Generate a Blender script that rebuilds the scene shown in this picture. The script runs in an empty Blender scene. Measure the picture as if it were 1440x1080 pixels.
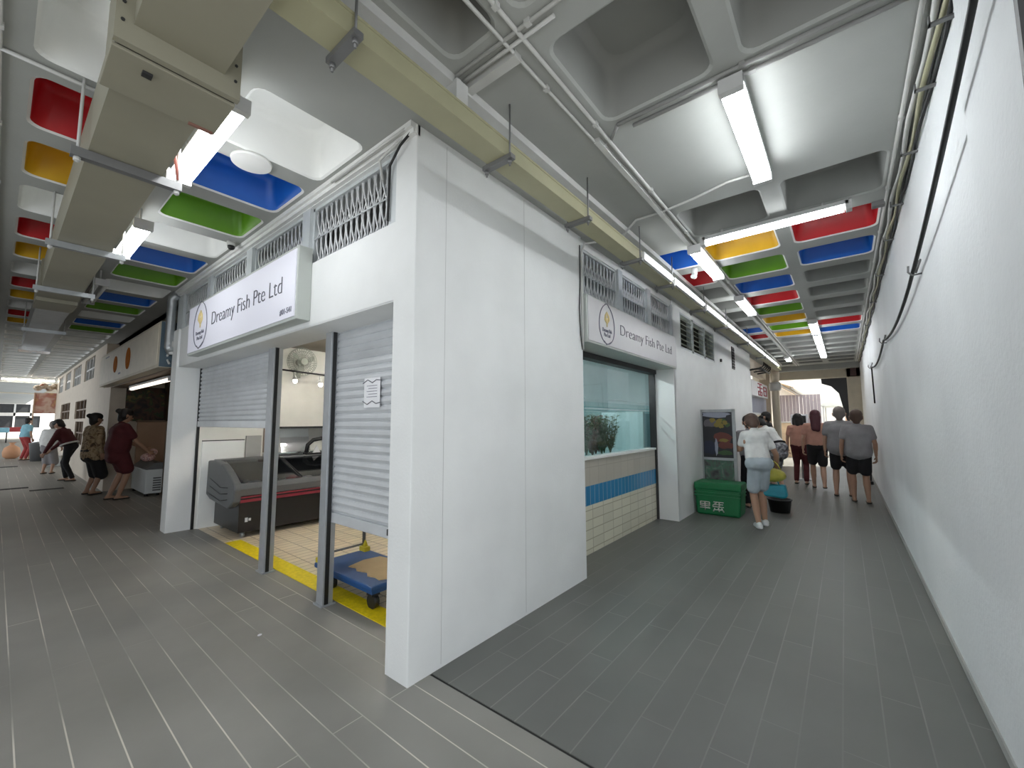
WORLD_STR = 1.6
TUBE = 34
import bpy, bmesh, math, random
from mathutils import Vector, Matrix
random.seed(7)
PI = math.pi
SC = bpy.context.scene
COL = SC.collection

# ------------------------------------------------------------------ materials
def mat(name, col, rough=0.6, metal=0.0, var=0.06, scale=6.0, bump=0.0, bscale=40.0, emit=None, estr=0.0, spec=0.5):
    m = bpy.data.materials.new(name); m.use_nodes = True
    nt = m.node_tree; n = nt.nodes; l = nt.links
    b = n['Principled BSDF']
    b.inputs['Roughness'].default_value = rough
    b.inputs['Metallic'].default_value = metal
    b.inputs['Specular IOR Level'].default_value = spec
    tc = n.new('ShaderNodeTexCoord')
    if var > 0:
        no = n.new('ShaderNodeTexNoise'); no.inputs['Scale'].default_value = scale
        no.inputs['Detail'].default_value = 5
        l.new(tc.outputs['Object'], no.inputs['Vector'])
        mr = n.new('ShaderNodeMapRange'); mr.inputs['From Min'].default_value = 0.3; mr.inputs['From Max'].default_value = 0.7
        mr.inputs['To Min'].default_value = 1 - var; mr.inputs['To Max'].default_value = 1 + var
        l.new(no.outputs['Fac'], mr.inputs['Value'])
        mx = n.new('ShaderNodeVectorMath'); mx.operation = 'SCALE'
        mx.inputs[0].default_value = col
        l.new(mr.outputs['Result'], mx.inputs['Scale'])
        l.new(mx.outputs['Vector'], b.inputs['Base Color'])
    else:
        b.inputs['Base Color'].default_value = (*col, 1)
    if bump > 0:
        nb = n.new('ShaderNodeTexNoise'); nb.inputs['Scale'].default_value = bscale; nb.inputs['Detail'].default_value = 6
        l.new(tc.outputs['Object'], nb.inputs['Vector'])
        bp = n.new('ShaderNodeBump'); bp.inputs['Strength'].default_value = bump; bp.inputs['Distance'].default_value = 0.01
        l.new(nb.outputs['Fac'], bp.inputs['Height']); l.new(bp.outputs['Normal'], b.inputs['Normal'])
    if emit is not None:
        b.inputs['Emission Color'].default_value = (*emit, 1)
        b.inputs['Emission Strength'].default_value = estr
    return m

def hexc(h):
    def f(c):
        c /= 255.0
        return c / 12.92 if c <= 0.04045 else ((c + 0.055) / 1.055) ** 2.4
    return (f((h >> 16) & 255), f((h >> 8) & 255), f(h & 255))

def plank_mat(name, col, joint, along, w=0.15, ln=0.9, off=(0, 0), rough=0.42):
    m = bpy.data.materials.new(name); m.use_nodes = True
    nt = m.node_tree; n = nt.nodes; l = nt.links; b = n['Principled BSDF']
    tc = n.new('ShaderNodeTexCoord'); mp = n.new('ShaderNodeMapping')
    mp.inputs['Location'].default_value = (off[0], off[1], 0)
    l.new(tc.outputs['Object'], mp.inputs['Vector'])
    src = mp.outputs['Vector']
    if along == 'Y':
        sx = n.new('ShaderNodeSeparateXYZ'); cb = n.new('ShaderNodeCombineXYZ')
        l.new(src, sx.inputs[0]); l.new(sx.outputs['Y'], cb.inputs['X']); l.new(sx.outputs['X'], cb.inputs['Y'])
        src = cb.outputs[0]
    br = n.new('ShaderNodeTexBrick')
    br.inputs['Scale'].default_value = 1.0
    br.inputs['Brick Width'].default_value = ln; br.inputs['Row Height'].default_value = w
    br.inputs['Mortar Size'].default_value = 0.0034; br.inputs['Mortar Smooth'].default_value = 0.35
    br.offset = 0.37
    br.inputs['Color1'].default_value = (*[c * 0.955 for c in col], 1)
    br.inputs['Color2'].default_value = (*[c * 1.045 for c in col], 1)
    br.inputs['Mortar'].default_value = (*joint, 1)
    l.new(src, br.inputs['Vector'])
    no = n.new('ShaderNodeTexNoise'); no.inputs['Scale'].default_value = 1.3; no.inputs['Detail'].default_value = 8
    l.new(tc.outputs['Object'], no.inputs['Vector'])
    mr = n.new('ShaderNodeMapRange'); mr.inputs['From Min'].default_value = .3; mr.inputs['From Max'].default_value = .7
    mr.inputs['To Min'].default_value = .82; mr.inputs['To Max'].default_value = 1.15
    l.new(no.outputs['Fac'], mr.inputs['Value'])
    # worn seams: the joint fades out in places
    n2 = n.new('ShaderNodeTexNoise'); n2.inputs['Scale'].default_value = 0.9; n2.inputs['Detail'].default_value = 3
    l.new(tc.outputs['Object'], n2.inputs['Vector'])
    r2 = n.new('ShaderNodeMapRange'); r2.inputs['From Min'].default_value = .42; r2.inputs['From Max'].default_value = .58
    l.new(n2.outputs['Fac'], r2.inputs['Value'])
    mm = n.new('ShaderNodeMix'); mm.data_type = 'RGBA'
    l.new(r2.outputs['Result'], mm.inputs['Factor'])
    mm.inputs['A'].default_value = (*[c * 1.15 for c in col], 1)
    mm.inputs['B'].default_value = (*joint, 1)
    l.new(mm.outputs['Result'], br.inputs['Mortar'])
    sc = n.new('ShaderNodeVectorMath'); sc.operation = 'SCALE'
    l.new(br.outputs['Color'], sc.inputs[0]); l.new(mr.outputs['Result'], sc.inputs['Scale'])
    l.new(sc.outputs['Vector'], b.inputs['Base Color'])
    rr = n.new('ShaderNodeMapRange'); rr.inputs['To Min'].default_value = rough - .1; rr.inputs['To Max'].default_value = rough + .14
    l.new(no.outputs['Fac'], rr.inputs['Value']); l.new(rr.outputs['Result'], b.inputs['Roughness'])
    bp = n.new('ShaderNodeBump'); bp.inputs['Strength'].default_value = .25; bp.inputs['Distance'].default_value = .003
    bp.invert = True
    l.new(br.outputs['Fac'], bp.inputs['Height']); l.new(bp.outputs['Normal'], b.inputs['Normal'])
    return m

def tile_mat(name, col, grout, axes='XZ', tw=.2, th=.2, mort=.006, rough=.3, stagger=0.0, var=.06, off=(0, 0)):
    m = bpy.data.materials.new(name); m.use_nodes = True
    nt = m.node_tree; n = nt.nodes; l = nt.links; b = n['Principled BSDF']
    tc = n.new('ShaderNodeTexCoord'); sx = n.new('ShaderNodeSeparateXYZ'); cb = n.new('ShaderNodeCombineXYZ')
    l.new(tc.outputs['Object'], sx.inputs[0])
    l.new(sx.outputs[axes[0]], cb.inputs['X']); l.new(sx.outputs[axes[1]], cb.inputs['Y'])
    mp = n.new('ShaderNodeMapping'); mp.inputs['Location'].default_value = (off[0], off[1], 0)
    l.new(cb.outputs[0], mp.inputs['Vector'])
    br = n.new('ShaderNodeTexBrick'); br.offset = stagger
    br.inputs['Scale'].default_value = 1.0
    br.inputs['Brick Width'].default_value = tw; br.inputs['Row Height'].default_value = th
    br.inputs['Mortar Size'].default_value = mort; br.inputs['Mortar Smooth'].default_value = .2
    br.inputs['Color1'].default_value = (*[c * (1 - var) for c in col], 1)
    br.inputs['Color2'].default_value = (*[min(1, c * (1 + var)) for c in col], 1)
    br.inputs['Mortar'].default_value = (*grout, 1)
    l.new(mp.outputs[0], br.inputs['Vector']); l.new(br.outputs['Color'], b.inputs['Base Color'])
    b.inputs['Roughness'].default_value = rough
    return m

def glass_mat(name, tint, refl=0.12, rough=0.02):
    m = bpy.data.materials.new(name); m.use_nodes = True
    nt = m.node_tree; n = nt.nodes; l = nt.links
    n.remove(n['Principled BSDF']); out = n['Material Output']
    t = n.new('ShaderNodeBsdfTransparent'); t.inputs['Color'].default_value = (*tint, 1)
    g = n.new('ShaderNodeBsdfGlossy'); g.inputs['Roughness'].default_value = rough
    lw = n.new('ShaderNodeLayerWeight'); lw.inputs['Blend'].default_value = .5
    pw = n.new('ShaderNodeMath'); pw.operation = 'POWER'; pw.inputs[1].default_value = 5
    ad = n.new('ShaderNodeMath'); ad.operation = 'MULTIPLY_ADD'; ad.use_clamp = True; ad.inputs[1].default_value = .9; ad.inputs[2].default_value = refl * .25
    mx = n.new('ShaderNodeMixShader')
    l.new(lw.outputs['Facing'], pw.inputs[0]); l.new(pw.outputs[0], ad.inputs[0]); l.new(ad.outputs[0], mx.inputs['Fac'])
    l.new(t.outputs[0], mx.inputs[1]); l.new(g.outputs[0], mx.inputs[2])
    l.new(mx.outputs[0], out.inputs['Surface'])
    return m

def blotch_mat(name, cols, scale=3.0, rough=.5, emit=0.0):
    """patchwork of colours, for pictures and shelf goods one cannot read"""
    m = bpy.data.materials.new(name); m.use_nodes = True
    nt = m.node_tree; n = nt.nodes; l = nt.links; b = n['Principled BSDF']
    tc = n.new('ShaderNodeTexCoord')
    no = n.new('ShaderNodeTexNoise'); no.inputs['Scale'].default_value = scale; no.inputs['Detail'].default_value = 2
    no.inputs['Distortion'].default_value = .6
    l.new(tc.outputs['Object'], no.inputs['Vector'])
    cr = n.new('ShaderNodeValToRGB')
    l.new(no.outputs['Fac'], cr.inputs['Fac'])
    e = cr.color_ramp.elements
    k = len(cols)
    while len(e) < k: e.new(0.5)
    for i, c in enumerate(cols):
        e[i].position = .3 + .4 * i / (k - 1); e[i].color = (*c, 1)
    l.new(cr.outputs['Color'], b.inputs['Base Color'])
    b.inputs['Roughness'].default_value = rough
    if emit:
        l.new(cr.outputs['Color'], b.inputs['Emission Color']); b.inputs['Emission Strength'].default_value = emit
    return m

M = {}
M['white_wall'] = mat('white_wall_paint', (.80, .81, .80), .6, var=.045, scale=2.0, bump=.14, bscale=60)
M['side_wall'] = mat('roughcast_white_paint', (.80, .82, .83), .65, var=.05, scale=1.5, bump=.3, bscale=45)
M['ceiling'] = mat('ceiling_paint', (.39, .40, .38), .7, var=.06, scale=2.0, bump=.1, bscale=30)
M['coffer_white'] = mat('coffer_white_paint', (.86, .87, .85), .6, var=.03, scale=3)
M['coffer_grey'] = mat('coffer_dark_grey', (.27, .275, .26), .7, var=.08, scale=2)  # darker grey set for coffers of the crossing and right passage
M['rim'] = mat('coffer_rim_paint', (.80, .80, .78), .5, var=.02)
M['red'] = mat('coffer_red_paint', (.52, .012, .018), .38, var=.05)
M['yellow'] = mat('coffer_yellow_paint', (.72, .42, .012), .38, var=.05)
M['blue'] = mat('coffer_blue_paint', (.008, .13, .56), .38, var=.05)
M['green'] = mat('coffer_green_paint', (.13, .34, .01), .38, var=.05)
M['floor_y'] = plank_mat('grey_plank_tile_lengthwise', hexc(0x8c8a84), hexc(0xd2ccc2), 'Y', ln=2.7, off=(-.043, 0))
M['floor_x'] = plank_mat('grey_plank_tile_corridor', hexc(0x676864), hexc(0x7f7f7a), 'X', off=(0, -.01))
M['joint'] = mat('dark_joint', (.02, .02, .02), .7)
M['grey_metal'] = mat('galvanised_grey', (.42, .44, .45), .38, .75, var=.08, scale=12)
M['post_metal'] = mat('post_aluminium', (.44, .46, .48), .42, .45, var=.06, scale=12)
M['shutter'] = mat('shutter_steel', (.66, .68, .70), .42, .30, var=.07, scale=4)
M['dark_metal'] = mat('dark_metal', (.05, .05, .05), .5, .5)
M['black'] = mat('black_plastic', (.012, .012, .013), .4, var=.03)
M['black_rubber'] = mat('black_cable_sheath', (.012, .012, .012), .6)
M['grille'] = mat('grille_silver_paint', (.70, .71, .72), .45, .15)
M['grille_frame'] = mat('grille_frame_pale', (.58, .61, .62), .5, .1)
M['pipe_white'] = mat('white_conduit', (.56, .56, .54), .5, var=.06)
M['pipe_cream'] = mat('cream_trunking', (.36, .345, .22), .5, var=.05)
M['duct'] = mat('cream_duct_paint', (.28, .265, .20), .5, var=.05, scale=3)
M['rod'] = mat('zinc_rod', (.22, .22, .22), .5, .6)
M['tube'] = mat('lamp_tube', (1, 1, 1), .4, var=0, emit=(.93, .97, 1.0), estr=TUBE)
M['tube_mid'] = mat('lamp_tube_lowered', (1, 1, 1), .4, var=0, emit=(.94, .97, 1.0), estr=TUBE*.55)  # same lamp type, output lowered to balance brightness along the passages
M['tube_dim'] = mat('lamp_tube_small', (1, 1, 1), .4, var=0, emit=(.95, .98, 1.0), estr=TUBE*.22)
M['tube_warm'] = mat('lamp_tube_warm', (1, 1, 1), .4, var=0, emit=(1.0, .92, .80), estr=TUBE)
M['lamp_body'] = mat('lamp_housing', (.56, .56, .55), .45)
M['sign_face'] = mat('lit_sign_face', (.70, .70, .76), .5, var=0, emit=(.82, .83, 1.0), estr=.16)
M['sign_face_dull'] = mat('sign_face', (.62, .61, .62), .45, var=.02)
M['sign_frame'] = mat('sign_box_metal', (.50, .53, .50), .45, .1, var=.04)
M['ink'] = mat('sign_lettering', (.075, .075, .10), .6)
M['ink_soft'] = mat('sign_small_lettering', (.20, .20, .25), .6)
M['gold'] = mat('sign_gold', (.72, .58, .28), .6)
M['red_ink'] = mat('red_lettering', (.35, .01, .04), .6)
M['yellow_strip'] = mat('yellow_threshold', (.86, .66, .005), .5, var=.12, scale=30, bump=.4, bscale=90)
M['shop_floor'] = tile_mat('beige_floor_tile', hexc(0xead9bd), hexc(0xb09d84), 'XY', .2, .1, .006, .35)
M['tile_white'] = tile_mat('cream_wall_tile', hexc(0xd9d6c2), hexc(0xb4b09c), 'XZ', .25, .1, .006, .25, off=(.1, .05))
M['tile_blue'] = tile_mat('blue_wall_tile', hexc(0x2f7fae), hexc(0x9fb6bf), 'XZ', .1, .3, .004, .25, off=(0, .1))
M['tile_grey'] = tile_mat('pale_grey_tile', hexc(0xb7b2a6), hexc(0xa29c90), 'XZ', .2, .3, .004, .3)
M['glass'] = glass_mat('shop_glass', (.90, .97, .97), .25)
M['tank_glass'] = glass_mat('tank_glass', (.86, .95, .95), .15)
M['water'] = glass_mat('tank_water', (.62, .80, .84), .05)
M['pale_cyan'] = mat('pale_cyan_wall', (.64, .74, .75), .6, var=.03)
M['interior'] = mat('interior_white', (.78, .77, .72), .6, var=.03)
M['interior_ceiling'] = mat('interior_ceiling', (.40, .36, .31), .6, var=.04)
M['dark'] = mat('dark_void', (.03, .028, .026), .8)
M['frz_grey'] = mat('freezer_grey_plastic', (.12, .125, .13), .4, var=.04)
M['frz_black'] = mat('freezer_black', (.012, .012, .014), .3, var=.03)
M['frz_red'] = mat('freezer_red_trim', (.30, .03, .05), .4)
M['chrome'] = mat('chrome_trim', (.8, .8, .8), .2, 1.0, var=0)
M['dark_glass'] = glass_mat('freezer_lid_glass', (.42, .44, .46), .5)
M['blue_plastic'] = mat('blue_plastic_deck', (.012, .075, .23), .4, var=.06)
M['yellow_plastic'] = mat('yellow_plastic', (.62, .50, .03), .45)
M['cardboard'] = mat('cardboard', (.50, .36, .19), .8, var=.07)
M['paper'] = mat('paper', (.82, .82, .84), .7, var=.02)
M['paper_ink'] = mat('tape_dark', (.16, .16, .19), .6)
M['crate_green'] = mat('green_crate_plastic', (.008, .17, .055), .4, var=.08)
M['crate_white'] = mat('crate_white_paint', (.62, .60, .56), .7, var=.2, scale=40)
M['picture'] = blotch_mat('poster_picture', [(.01, .012, .02), (.03, .03, .05), (.10, .03, .02), (.30, .22, .03), (.07, .12, .04), (.25, .30, .38)], 4.5)
M['picture_low'] = blotch_mat('poster_lower_picture', [(.05, .05, .05), (.10, .11, .10), (.08, .18, .12), (.22, .22, .22)], 9)
M['goods'] = blotch_mat('dark_goods', [(.01, .008, .006), (.03, .015, .01), (.10, .04, .02), (.02, .05, .015), (.18, .12, .03)], 7)
M['tan'] = mat('tan_panel', (.50, .33, .22), .6, var=.04)
M['cream'] = mat('cream_paint', (.60, .54, .43), .6, var=.05)
M['beige_wall'] = mat('beige_wall_paint', (.66, .58, .48), .65, var=.05)
M['slate'] = mat('slate_blue_panel', (.07, .11, .14), .5)
M['orange'] = mat('orange_emblem', (.50, .15, .012), .9, spec=.1)
M['freezer_white'] = mat('white_enamel', (.62, .66, .67), .35, var=.03)
M['window_dark'] = mat('dark_window_glass', (.045, .047, .05), .2, var=.1)
M['brown_strip'] = mat('brown_wood', (.23, .16, .11), .6)
M['louvre'] = mat('louvre_glass', (.42, .45, .36), .3, var=.15, scale=14)
M['leaf'] = mat('waterweed', (.16, .20, .10), .6, var=.35, scale=14)
M['leaf2'] = mat('reddish_waterweed', (.26, .15, .11), .6, var=.3, scale=14)
M['fan'] = mat('fan_pale_plastic', (.40, .42, .37), .5)
M['skin'] = mat('skin', (.48, .29, .20), .55, var=.05)
M['skin2'] = mat('skin_tan', (.40, .23, .15), .55, var=.05)
M['hair'] = mat('black_hair', (.012, .010, .010), .55, bump=.4, bscale=120)
M['hair_brown'] = mat('brown_hair', (.09, .05, .035), .55, bump=.4, bscale=120)
M['hair_red'] = mat('dark_red_hair', (.07, .012, .02), .5, bump=.4, bscale=120)
M['hair_grey'] = mat('grey_brown_hair', (.20, .17, .15), .55, bump=.4, bscale=120)
M['eye'] = mat('eye_dark', (.02, .015, .012), .2)
M['lip'] = mat('lip', (.35, .13, .11), .5)
def cloth(n_, c): return mat(n_, c, .85, var=.1, scale=9, bump=.25, bscale=30)
M['c_white'] = cloth('white_cotton', (.74, .74, .72)); M['c_grey'] = cloth('grey_cotton', (.28, .27, .28))
M['c_black'] = cloth('black_cotton', (.014, .013, .015)); M['c_maroon'] = cloth('maroon_cotton', (.085, .012, .016))
M['c_denim'] = cloth('pale_denim', (.42, .48, .52)); M['c_peach'] = cloth('peach_cotton', (.48, .25, .19))
M['c_khaki'] = blotch_mat('patterned_khaki', [(.08, .05, .03), (.28, .19, .10), (.42, .32, .2), (.15, .09, .05)], 14, .85)
M['c_blue'] = cloth('light_blue_cotton', (.25, .50, .60)); M['c_red'] = cloth('red_cotton', (.40, .06, .06))
M['c_skirt'] = blotch_mat('grey_patterned_skirt', [(.06, .06, .07), (.22, .22, .24), (.45, .45, .47)], 16, .85)
M['shoe_white'] = mat('white_trainer', (.70, .70, .70), .6); M['shoe_dark'] = mat('dark_sandal', (.03, .025, .02), .6)
M['bag_yellow'] = mat('yellow_bag_plastic', (.50, .46, .07), .4, var=.15, scale=14, bump=.4, bscale=20)
M['bag_teal'] = mat('turquoise_bag_plastic', (.01, .25, .33), .35, var=.12, scale=14, bump=.4, bscale=20)
M['daylight_wall'] = mat('sunlit_facade', (.86, .83, .78), .8, var=.08)
M['awning'] = mat('awning_canvas', (.66, .50, .34), .8, var=.1)

# ------------------------------------------------------------------ mesh builder
class MB:
    def __init__(s): s.bm = bmesh.new(); s.mi = 0
    def _f(s, vs, mi=None, smooth=False):
        try:
            f = s.bm.faces.new(vs)
        except ValueError:
            return None
        f.material_index = s.mi if mi is None else mi; f.smooth = smooth
        return f
    def box(s, x0, x1, y0, y1, z0, z1, mi=None, bev=0.0):
        b = bmesh.new()
        r = bmesh.ops.create_cube(b, size=1.0)
        for v in b.verts:
            v.co = Vector(((x0 + x1) / 2 + v.co.x * (x1 - x0), (y0 + y1) / 2 + v.co.y * (y1 - y0), (z0 + z1) / 2 + v.co.z * (z1 - z0)))
        if bev > 0:
            bmesh.ops.bevel(b, geom=list(b.edges), offset=bev, segments=2, affect='EDGES', profile=.6)
        s._merge(b, mi); return s
    def _merge(s, b, mi=None, smooth=None):
        mp = {}
        for v in b.verts: mp[v] = s.bm.verts.new(v.co)
        for f in b.faces:
            g = s._f([mp[v] for v in f.verts], mi, f.smooth if smooth is None else smooth)
        b.free()
    def quad(s, a, b, c, d, mi=None):
        s._f([s.bm.verts.new(Vector(p)) for p in (a, b, c, d)], mi); return s
    def frus(s, p0, p1, r0, r1=None, n=10, mi=None, caps=True):
        p0 = Vector(p0); p1 = Vector(p1); r1 = r0 if r1 is None else r1
        d = (p1 - p0).normalized(); a = d.orthogonal().normalized(); b = d.cross(a)
        R0 = [s.bm.verts.new(p0 + (a * math.cos(2 * PI * k / n) + b * math.sin(2 * PI * k / n)) * r0) for k in range(n)]
        R1 = [s.bm.verts.new(p1 + (a * math.cos(2 * PI * k / n) + b * math.sin(2 * PI * k / n)) * r1) for k in range(n)]
        for k in range(n): s._f([R0[k], R0[(k + 1) % n], R1[(k + 1) % n], R1[k]], mi, True)
        if caps: s._f(R0[::-1], mi); s._f(R1, mi)
        return s
    def tube(s, path, r, n=8, mi=None, closed=False):
        P = [Vector(p) for p in path]; N = len(P); rings = []
        t0 = (P[1] - P[0]).normalized(); a = t0.orthogonal().normalized()
        for i in range(N):
            if closed: t = (P[(i + 1) % N] - P[i - 1]).normalized()
            elif i == 0: t = (P[1] - P[0]).normalized()
            elif i == N - 1: t = (P[-1] - P[-2]).normalized()
            else: t = ((P[i + 1] - P[i]).normalized() + (P[i] - P[i - 1]).normalized()).normalized()
            a = (a - t * a.dot(t)).normalized(); b = t.cross(a)
            rr = r[i] if isinstance(r, (list, tuple)) else r
            rings.append([s.bm.verts.new(P[i] + (a * math.cos(2 * PI * k / n) + b * math.sin(2 * PI * k / n)) * rr) for k in range(n)])
        for i in range(N if closed else N - 1):
            A = rings[i]; B = rings[(i + 1) % N]
            for k in range(n): s._f([A[k], A[(k + 1) % n], B[(k + 1) % n], B[k]], mi, True)
        if not closed: s._f(rings[0][::-1], mi); s._f(rings[-1], mi)
        return s
    def sphere(s, c, r, mi=None, seg=14, rings=9, sc=(1, 1, 1), rot=None):
        b = bmesh.new(); bmesh.ops.create_uvsphere(b, u_segments=seg, v_segments=rings, radius=1.0)
        for v in b.verts:
            p = Vector((v.co.x * r * sc[0], v.co.y * r * sc[1], v.co.z * r * sc[2]))
            if rot is not None: p = rot @ p
            v.co = p + Vector(c)
        s._merge(b, mi, True); return s
    def caps(s, p0, p1, r0, r1, seg=12):
        """tapered capsule (hull of two balls)"""
        b = bmesh.new()
        for p, r in ((p0, r0), (p1, r1)):
            t = bmesh.new(); bmesh.ops.create_icosphere(t, subdivisions=2, radius=r)
            for v in t.verts: b.verts.new(v.co + Vector(p))
            t.free()
        h = bmesh.ops.convex_hull(b, input=list(b.verts))
        dele = [v for v in b.verts if not v.link_faces]
        bmesh.ops.delete(b, geom=dele, context='VERTS')
        s._merge(b, None, True); return s
    def prism(s, poly, axis, a0, a1, mi=None, smooth=False):
        """extrude a polygon of 2D points along an axis; the 2D axes are the other two, in xyz order"""
        def P(u, v, w):
            return {'X': (w, u, v), 'Y': (u, w, v), 'Z': (u, v, w)}[axis]
        A = [s.bm.verts.new(Vector(P(u, v, a0))) for u, v in poly]
        B = [s.bm.verts.new(Vector(P(u, v, a1))) for u, v in poly]
        n = len(poly)
        for k in range(n): s._f([A[k], A[(k + 1) % n], B[(k + 1) % n], B[k]], mi, smooth)
        s._f(A[::-1], mi); s._f(B, mi)
        return s
    def lathe(s, prof, c=(0, 0, 0), n=20, mi=None):
        rings = []
        for r, z in prof:
            rings.append([s.bm.verts.new(Vector((c[0] + r * math.cos(2 * PI * k / n), c[1] + r * math.sin(2 * PI * k / n), c[2] + z))) for k in range(n)])
        for A, B in zip(rings, rings[1:]):
            for k in range(n): s._f([A[k], A[(k + 1) % n], B[(k + 1) % n], B[k]], mi, True)
        s._f(rings[0][::-1], mi); s._f(rings[-1], mi)
        return s
    def build(s, name, ms, parent=None, recalc=True, world=True):
        if recalc: bmesh.ops.recalc_face_normals(s.bm, faces=s.bm.faces)
        if parent is not None and world:
            o = origin(parent)
            for v in s.bm.verts: v.co -= o
        me = bpy.data.meshes.new(name); s.bm.to_mesh(me); s.bm.free()
        for m_ in (ms if isinstance(ms, (list, tuple)) else [ms]):
            me.materials.append(M[m_] if isinstance(m_, str) else m_)
        ob = bpy.data.objects.new(name, me); COL.objects.link(ob)
        if parent is not None: ob.parent = parent
        return ob

def origin(o):
    v = Vector((0, 0, 0))
    while o is not None:
        v += o.location; o = o.parent
    return v
def tag(o, label, cat, group=None, kind=None):
    o['label'] = label; o['category'] = cat
    if group: o['group'] = group
    if kind: o['kind'] = kind
    return o
def struct(o): o['kind'] = 'structure'; return o
def thing(name, label, cat, loc, group=None):
    o = bpy.data.objects.new(name, None); COL.objects.link(o); o.location = loc
    o.empty_display_size = .1
    return tag(o, label, cat, group)
def kids(o): return [c for c in bpy.data.objects if c.parent == o]
def dup(root, loc, label, rotz=None, scale=None):
    r = root.copy(); COL.objects.link(r); r.location = loc; r['label'] = label
    if rotz is not None: r.rotation_euler.z = rotz
    if scale: r.scale = scale
    def rec(a, b):
        for c in kids(a):
            d = c.copy(); COL.objects.link(d); d.parent = b; rec(c, d)
    rec(root, r)
    return r
def text(name, body, size, mt, parent, origin_, ux, uz, depth=.004, shear=0.0, offset=0.0, width=None, bold_h=None):
    """lettering as flat solid letters; ux = reading direction, uz = up"""
    cu = bpy.data.curves.new(name, 'FONT'); cu.body = body; cu.size = size; cu.extrude = depth / 2; cu.shear = shear; cu.offset = offset
    to = bpy.data.objects.new('tmp_text', cu); COL.objects.link(to)
    dg = bpy.context.evaluated_depsgraph_get(); dg.update()
    me = bpy.data.meshes.new_from_object(to.evaluated_get(dg))
    bpy.data.objects.remove(to); bpy.data.curves.remove(cu)
    me.name = name; me.materials.clear(); me.materials.append(M[mt])
    xs = [v.co.x for v in me.vertices]; w0, w1 = min(xs), max(xs)
    k = (width / (w1 - w0)) if width else 1.0
    ux = Vector(ux); uz = Vector(uz); un = ux.cross(uz)
    po = origin(parent) if parent is not None else Vector((0, 0, 0))
    for v in me.vertices:
        v.co = Vector(origin_) + ux * ((v.co.x - w0) * k) + uz * v.co.y + un * v.co.z - po
    ob = bpy.data.objects.new(name, me); COL.objects.link(ob)
    if parent is not None: ob.parent = parent
    return ob
# ------------------------------------------------------------------ camera
f_px, yaw, pitch, roll, cx, cy, cz = 580.78, 0.676174354, 0.0895041597, -0.0027905, -1.45193, -1.87845, 1.4
Fv = Vector((math.cos(yaw) * math.cos(pitch), math.sin(yaw) * math.cos(pitch), math.sin(pitch)))
rv = Vector((math.sin(yaw), -math.cos(yaw), 0)); uv = rv.cross(Fv)
r2 = rv * math.cos(roll) + uv * math.sin(roll); u2 = uv * math.cos(roll) - rv * math.sin(roll)
cd = bpy.data.cameras.new('camera'); cam = bpy.data.objects.new('camera', cd); COL.objects.link(cam)
cd.sensor_width = 36; cd.lens = 36 * f_px / 1440; cd.clip_start = .02; cd.clip_end = 300
mw = Matrix((r2, u2, -Fv)).transposed().to_4x4(); mw.translation = (cx, cy, cz); cam.matrix_world = mw
SC.camera = cam
SC.view_settings.view_transform = 'Standard'; SC.view_settings.look = 'None'
SC.view_settings.exposure = 0.0; SC.view_settings.gamma = 1.0; SC.view_settings.use_curve_mapping = False
SC.cycles.use_denoising = True
SC.cycles.max_bounces = 8; SC.cycles.diffuse_bounces = 4; SC.cycles.transparent_max_bounces = 12
w = bpy.data.worlds.new('overcast_daylight'); SC.world = w; w.use_nodes = True
w.node_tree.nodes['Background'].inputs['Color'].default_value = (.90, .95, 1.0, 1)
w.node_tree.nodes['Background'].inputs['Strength'].default_value = WORLD_STR

Zc = 3.16           # soffit level of the waffle slab
# ------------------------------------------------------------------ floors
m = MB(); m.box(-4.6, .15, -4.5, 0, -.1, 0); m.box(-4.6, .24, 0, 60, -.1, 0); m.box(.24, .31, .2, 4.86, -.1, 0)
struct(m.build('floor', 'floor_y'))
m = MB(); m.box(.165, 34, -2.6, .02, -.1, 0); m.box(1.95, 4.64, .02, .34, -.1, 0); m.box(10.9, 34, .02, 2.5, -.1, 0)
struct(m.build('floor_corridor', 'floor_x'))
m = MB(); m.box(.15, .165, -2.33, 0, -.1, -.004)
struct(m.build('trim_floor_joint', 'joint'))
m = MB(); m.box(.31, 4.64, .34, 4.86, -.1, .001); m.box(.31, 1.95, .1, .34, -.1, .001)
struct(m.build('floor_shop', 'shop_floor'))
m = MB(); m.box(.24, 2.6, 5.1, 11.0, -.1, 0)
struct(m.build('floor_stall', 'floor_y'))

# ------------------------------------------------------------------ ceiling : waffle slab with sunk coffers
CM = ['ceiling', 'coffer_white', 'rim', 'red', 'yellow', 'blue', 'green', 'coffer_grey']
CI = {'w': 1, 'r': 3, 'y': 4, 'b': 5, 'g': 6, 'd': 7}
cells = []
def cell(x0, x1, y0, y1, c, d=.28): cells.append((x0, x1, y0, y1, c, d))
# left passage: two columns of the photo and one more towards the open side, pitch 0.77 along Y
LC = {-1.46: 'ryw', -.72: 'bgw'}
for k in range(0, 14):
    y0 = 1.22 + .77 * k
    cell(-1.46, -.83, y0, y0 + .585, 'ryw'[k % 3] if k < 11 else 'w')
    cell(-.72, -.08, y0, y0 + .585, 'bgw'[k % 3] if k < 11 else 'w')
    cell(-2.3, -1.67, y0, y0 + .585, 'w')
for x0, x1 in ((-1.46, -.83), (-.72, -.075), (-2.3, -1.67)):
    cell(x0, x1, .42, 1.055, 'w', .3)
for k in range(14, 28):
    y0 = 1.22 + .77 * k
    for x0, x1 in ((-1.46, -.83), (-.72, -.08)): cell(x0, x1, y0, y0 + .585, 'w')
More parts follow.
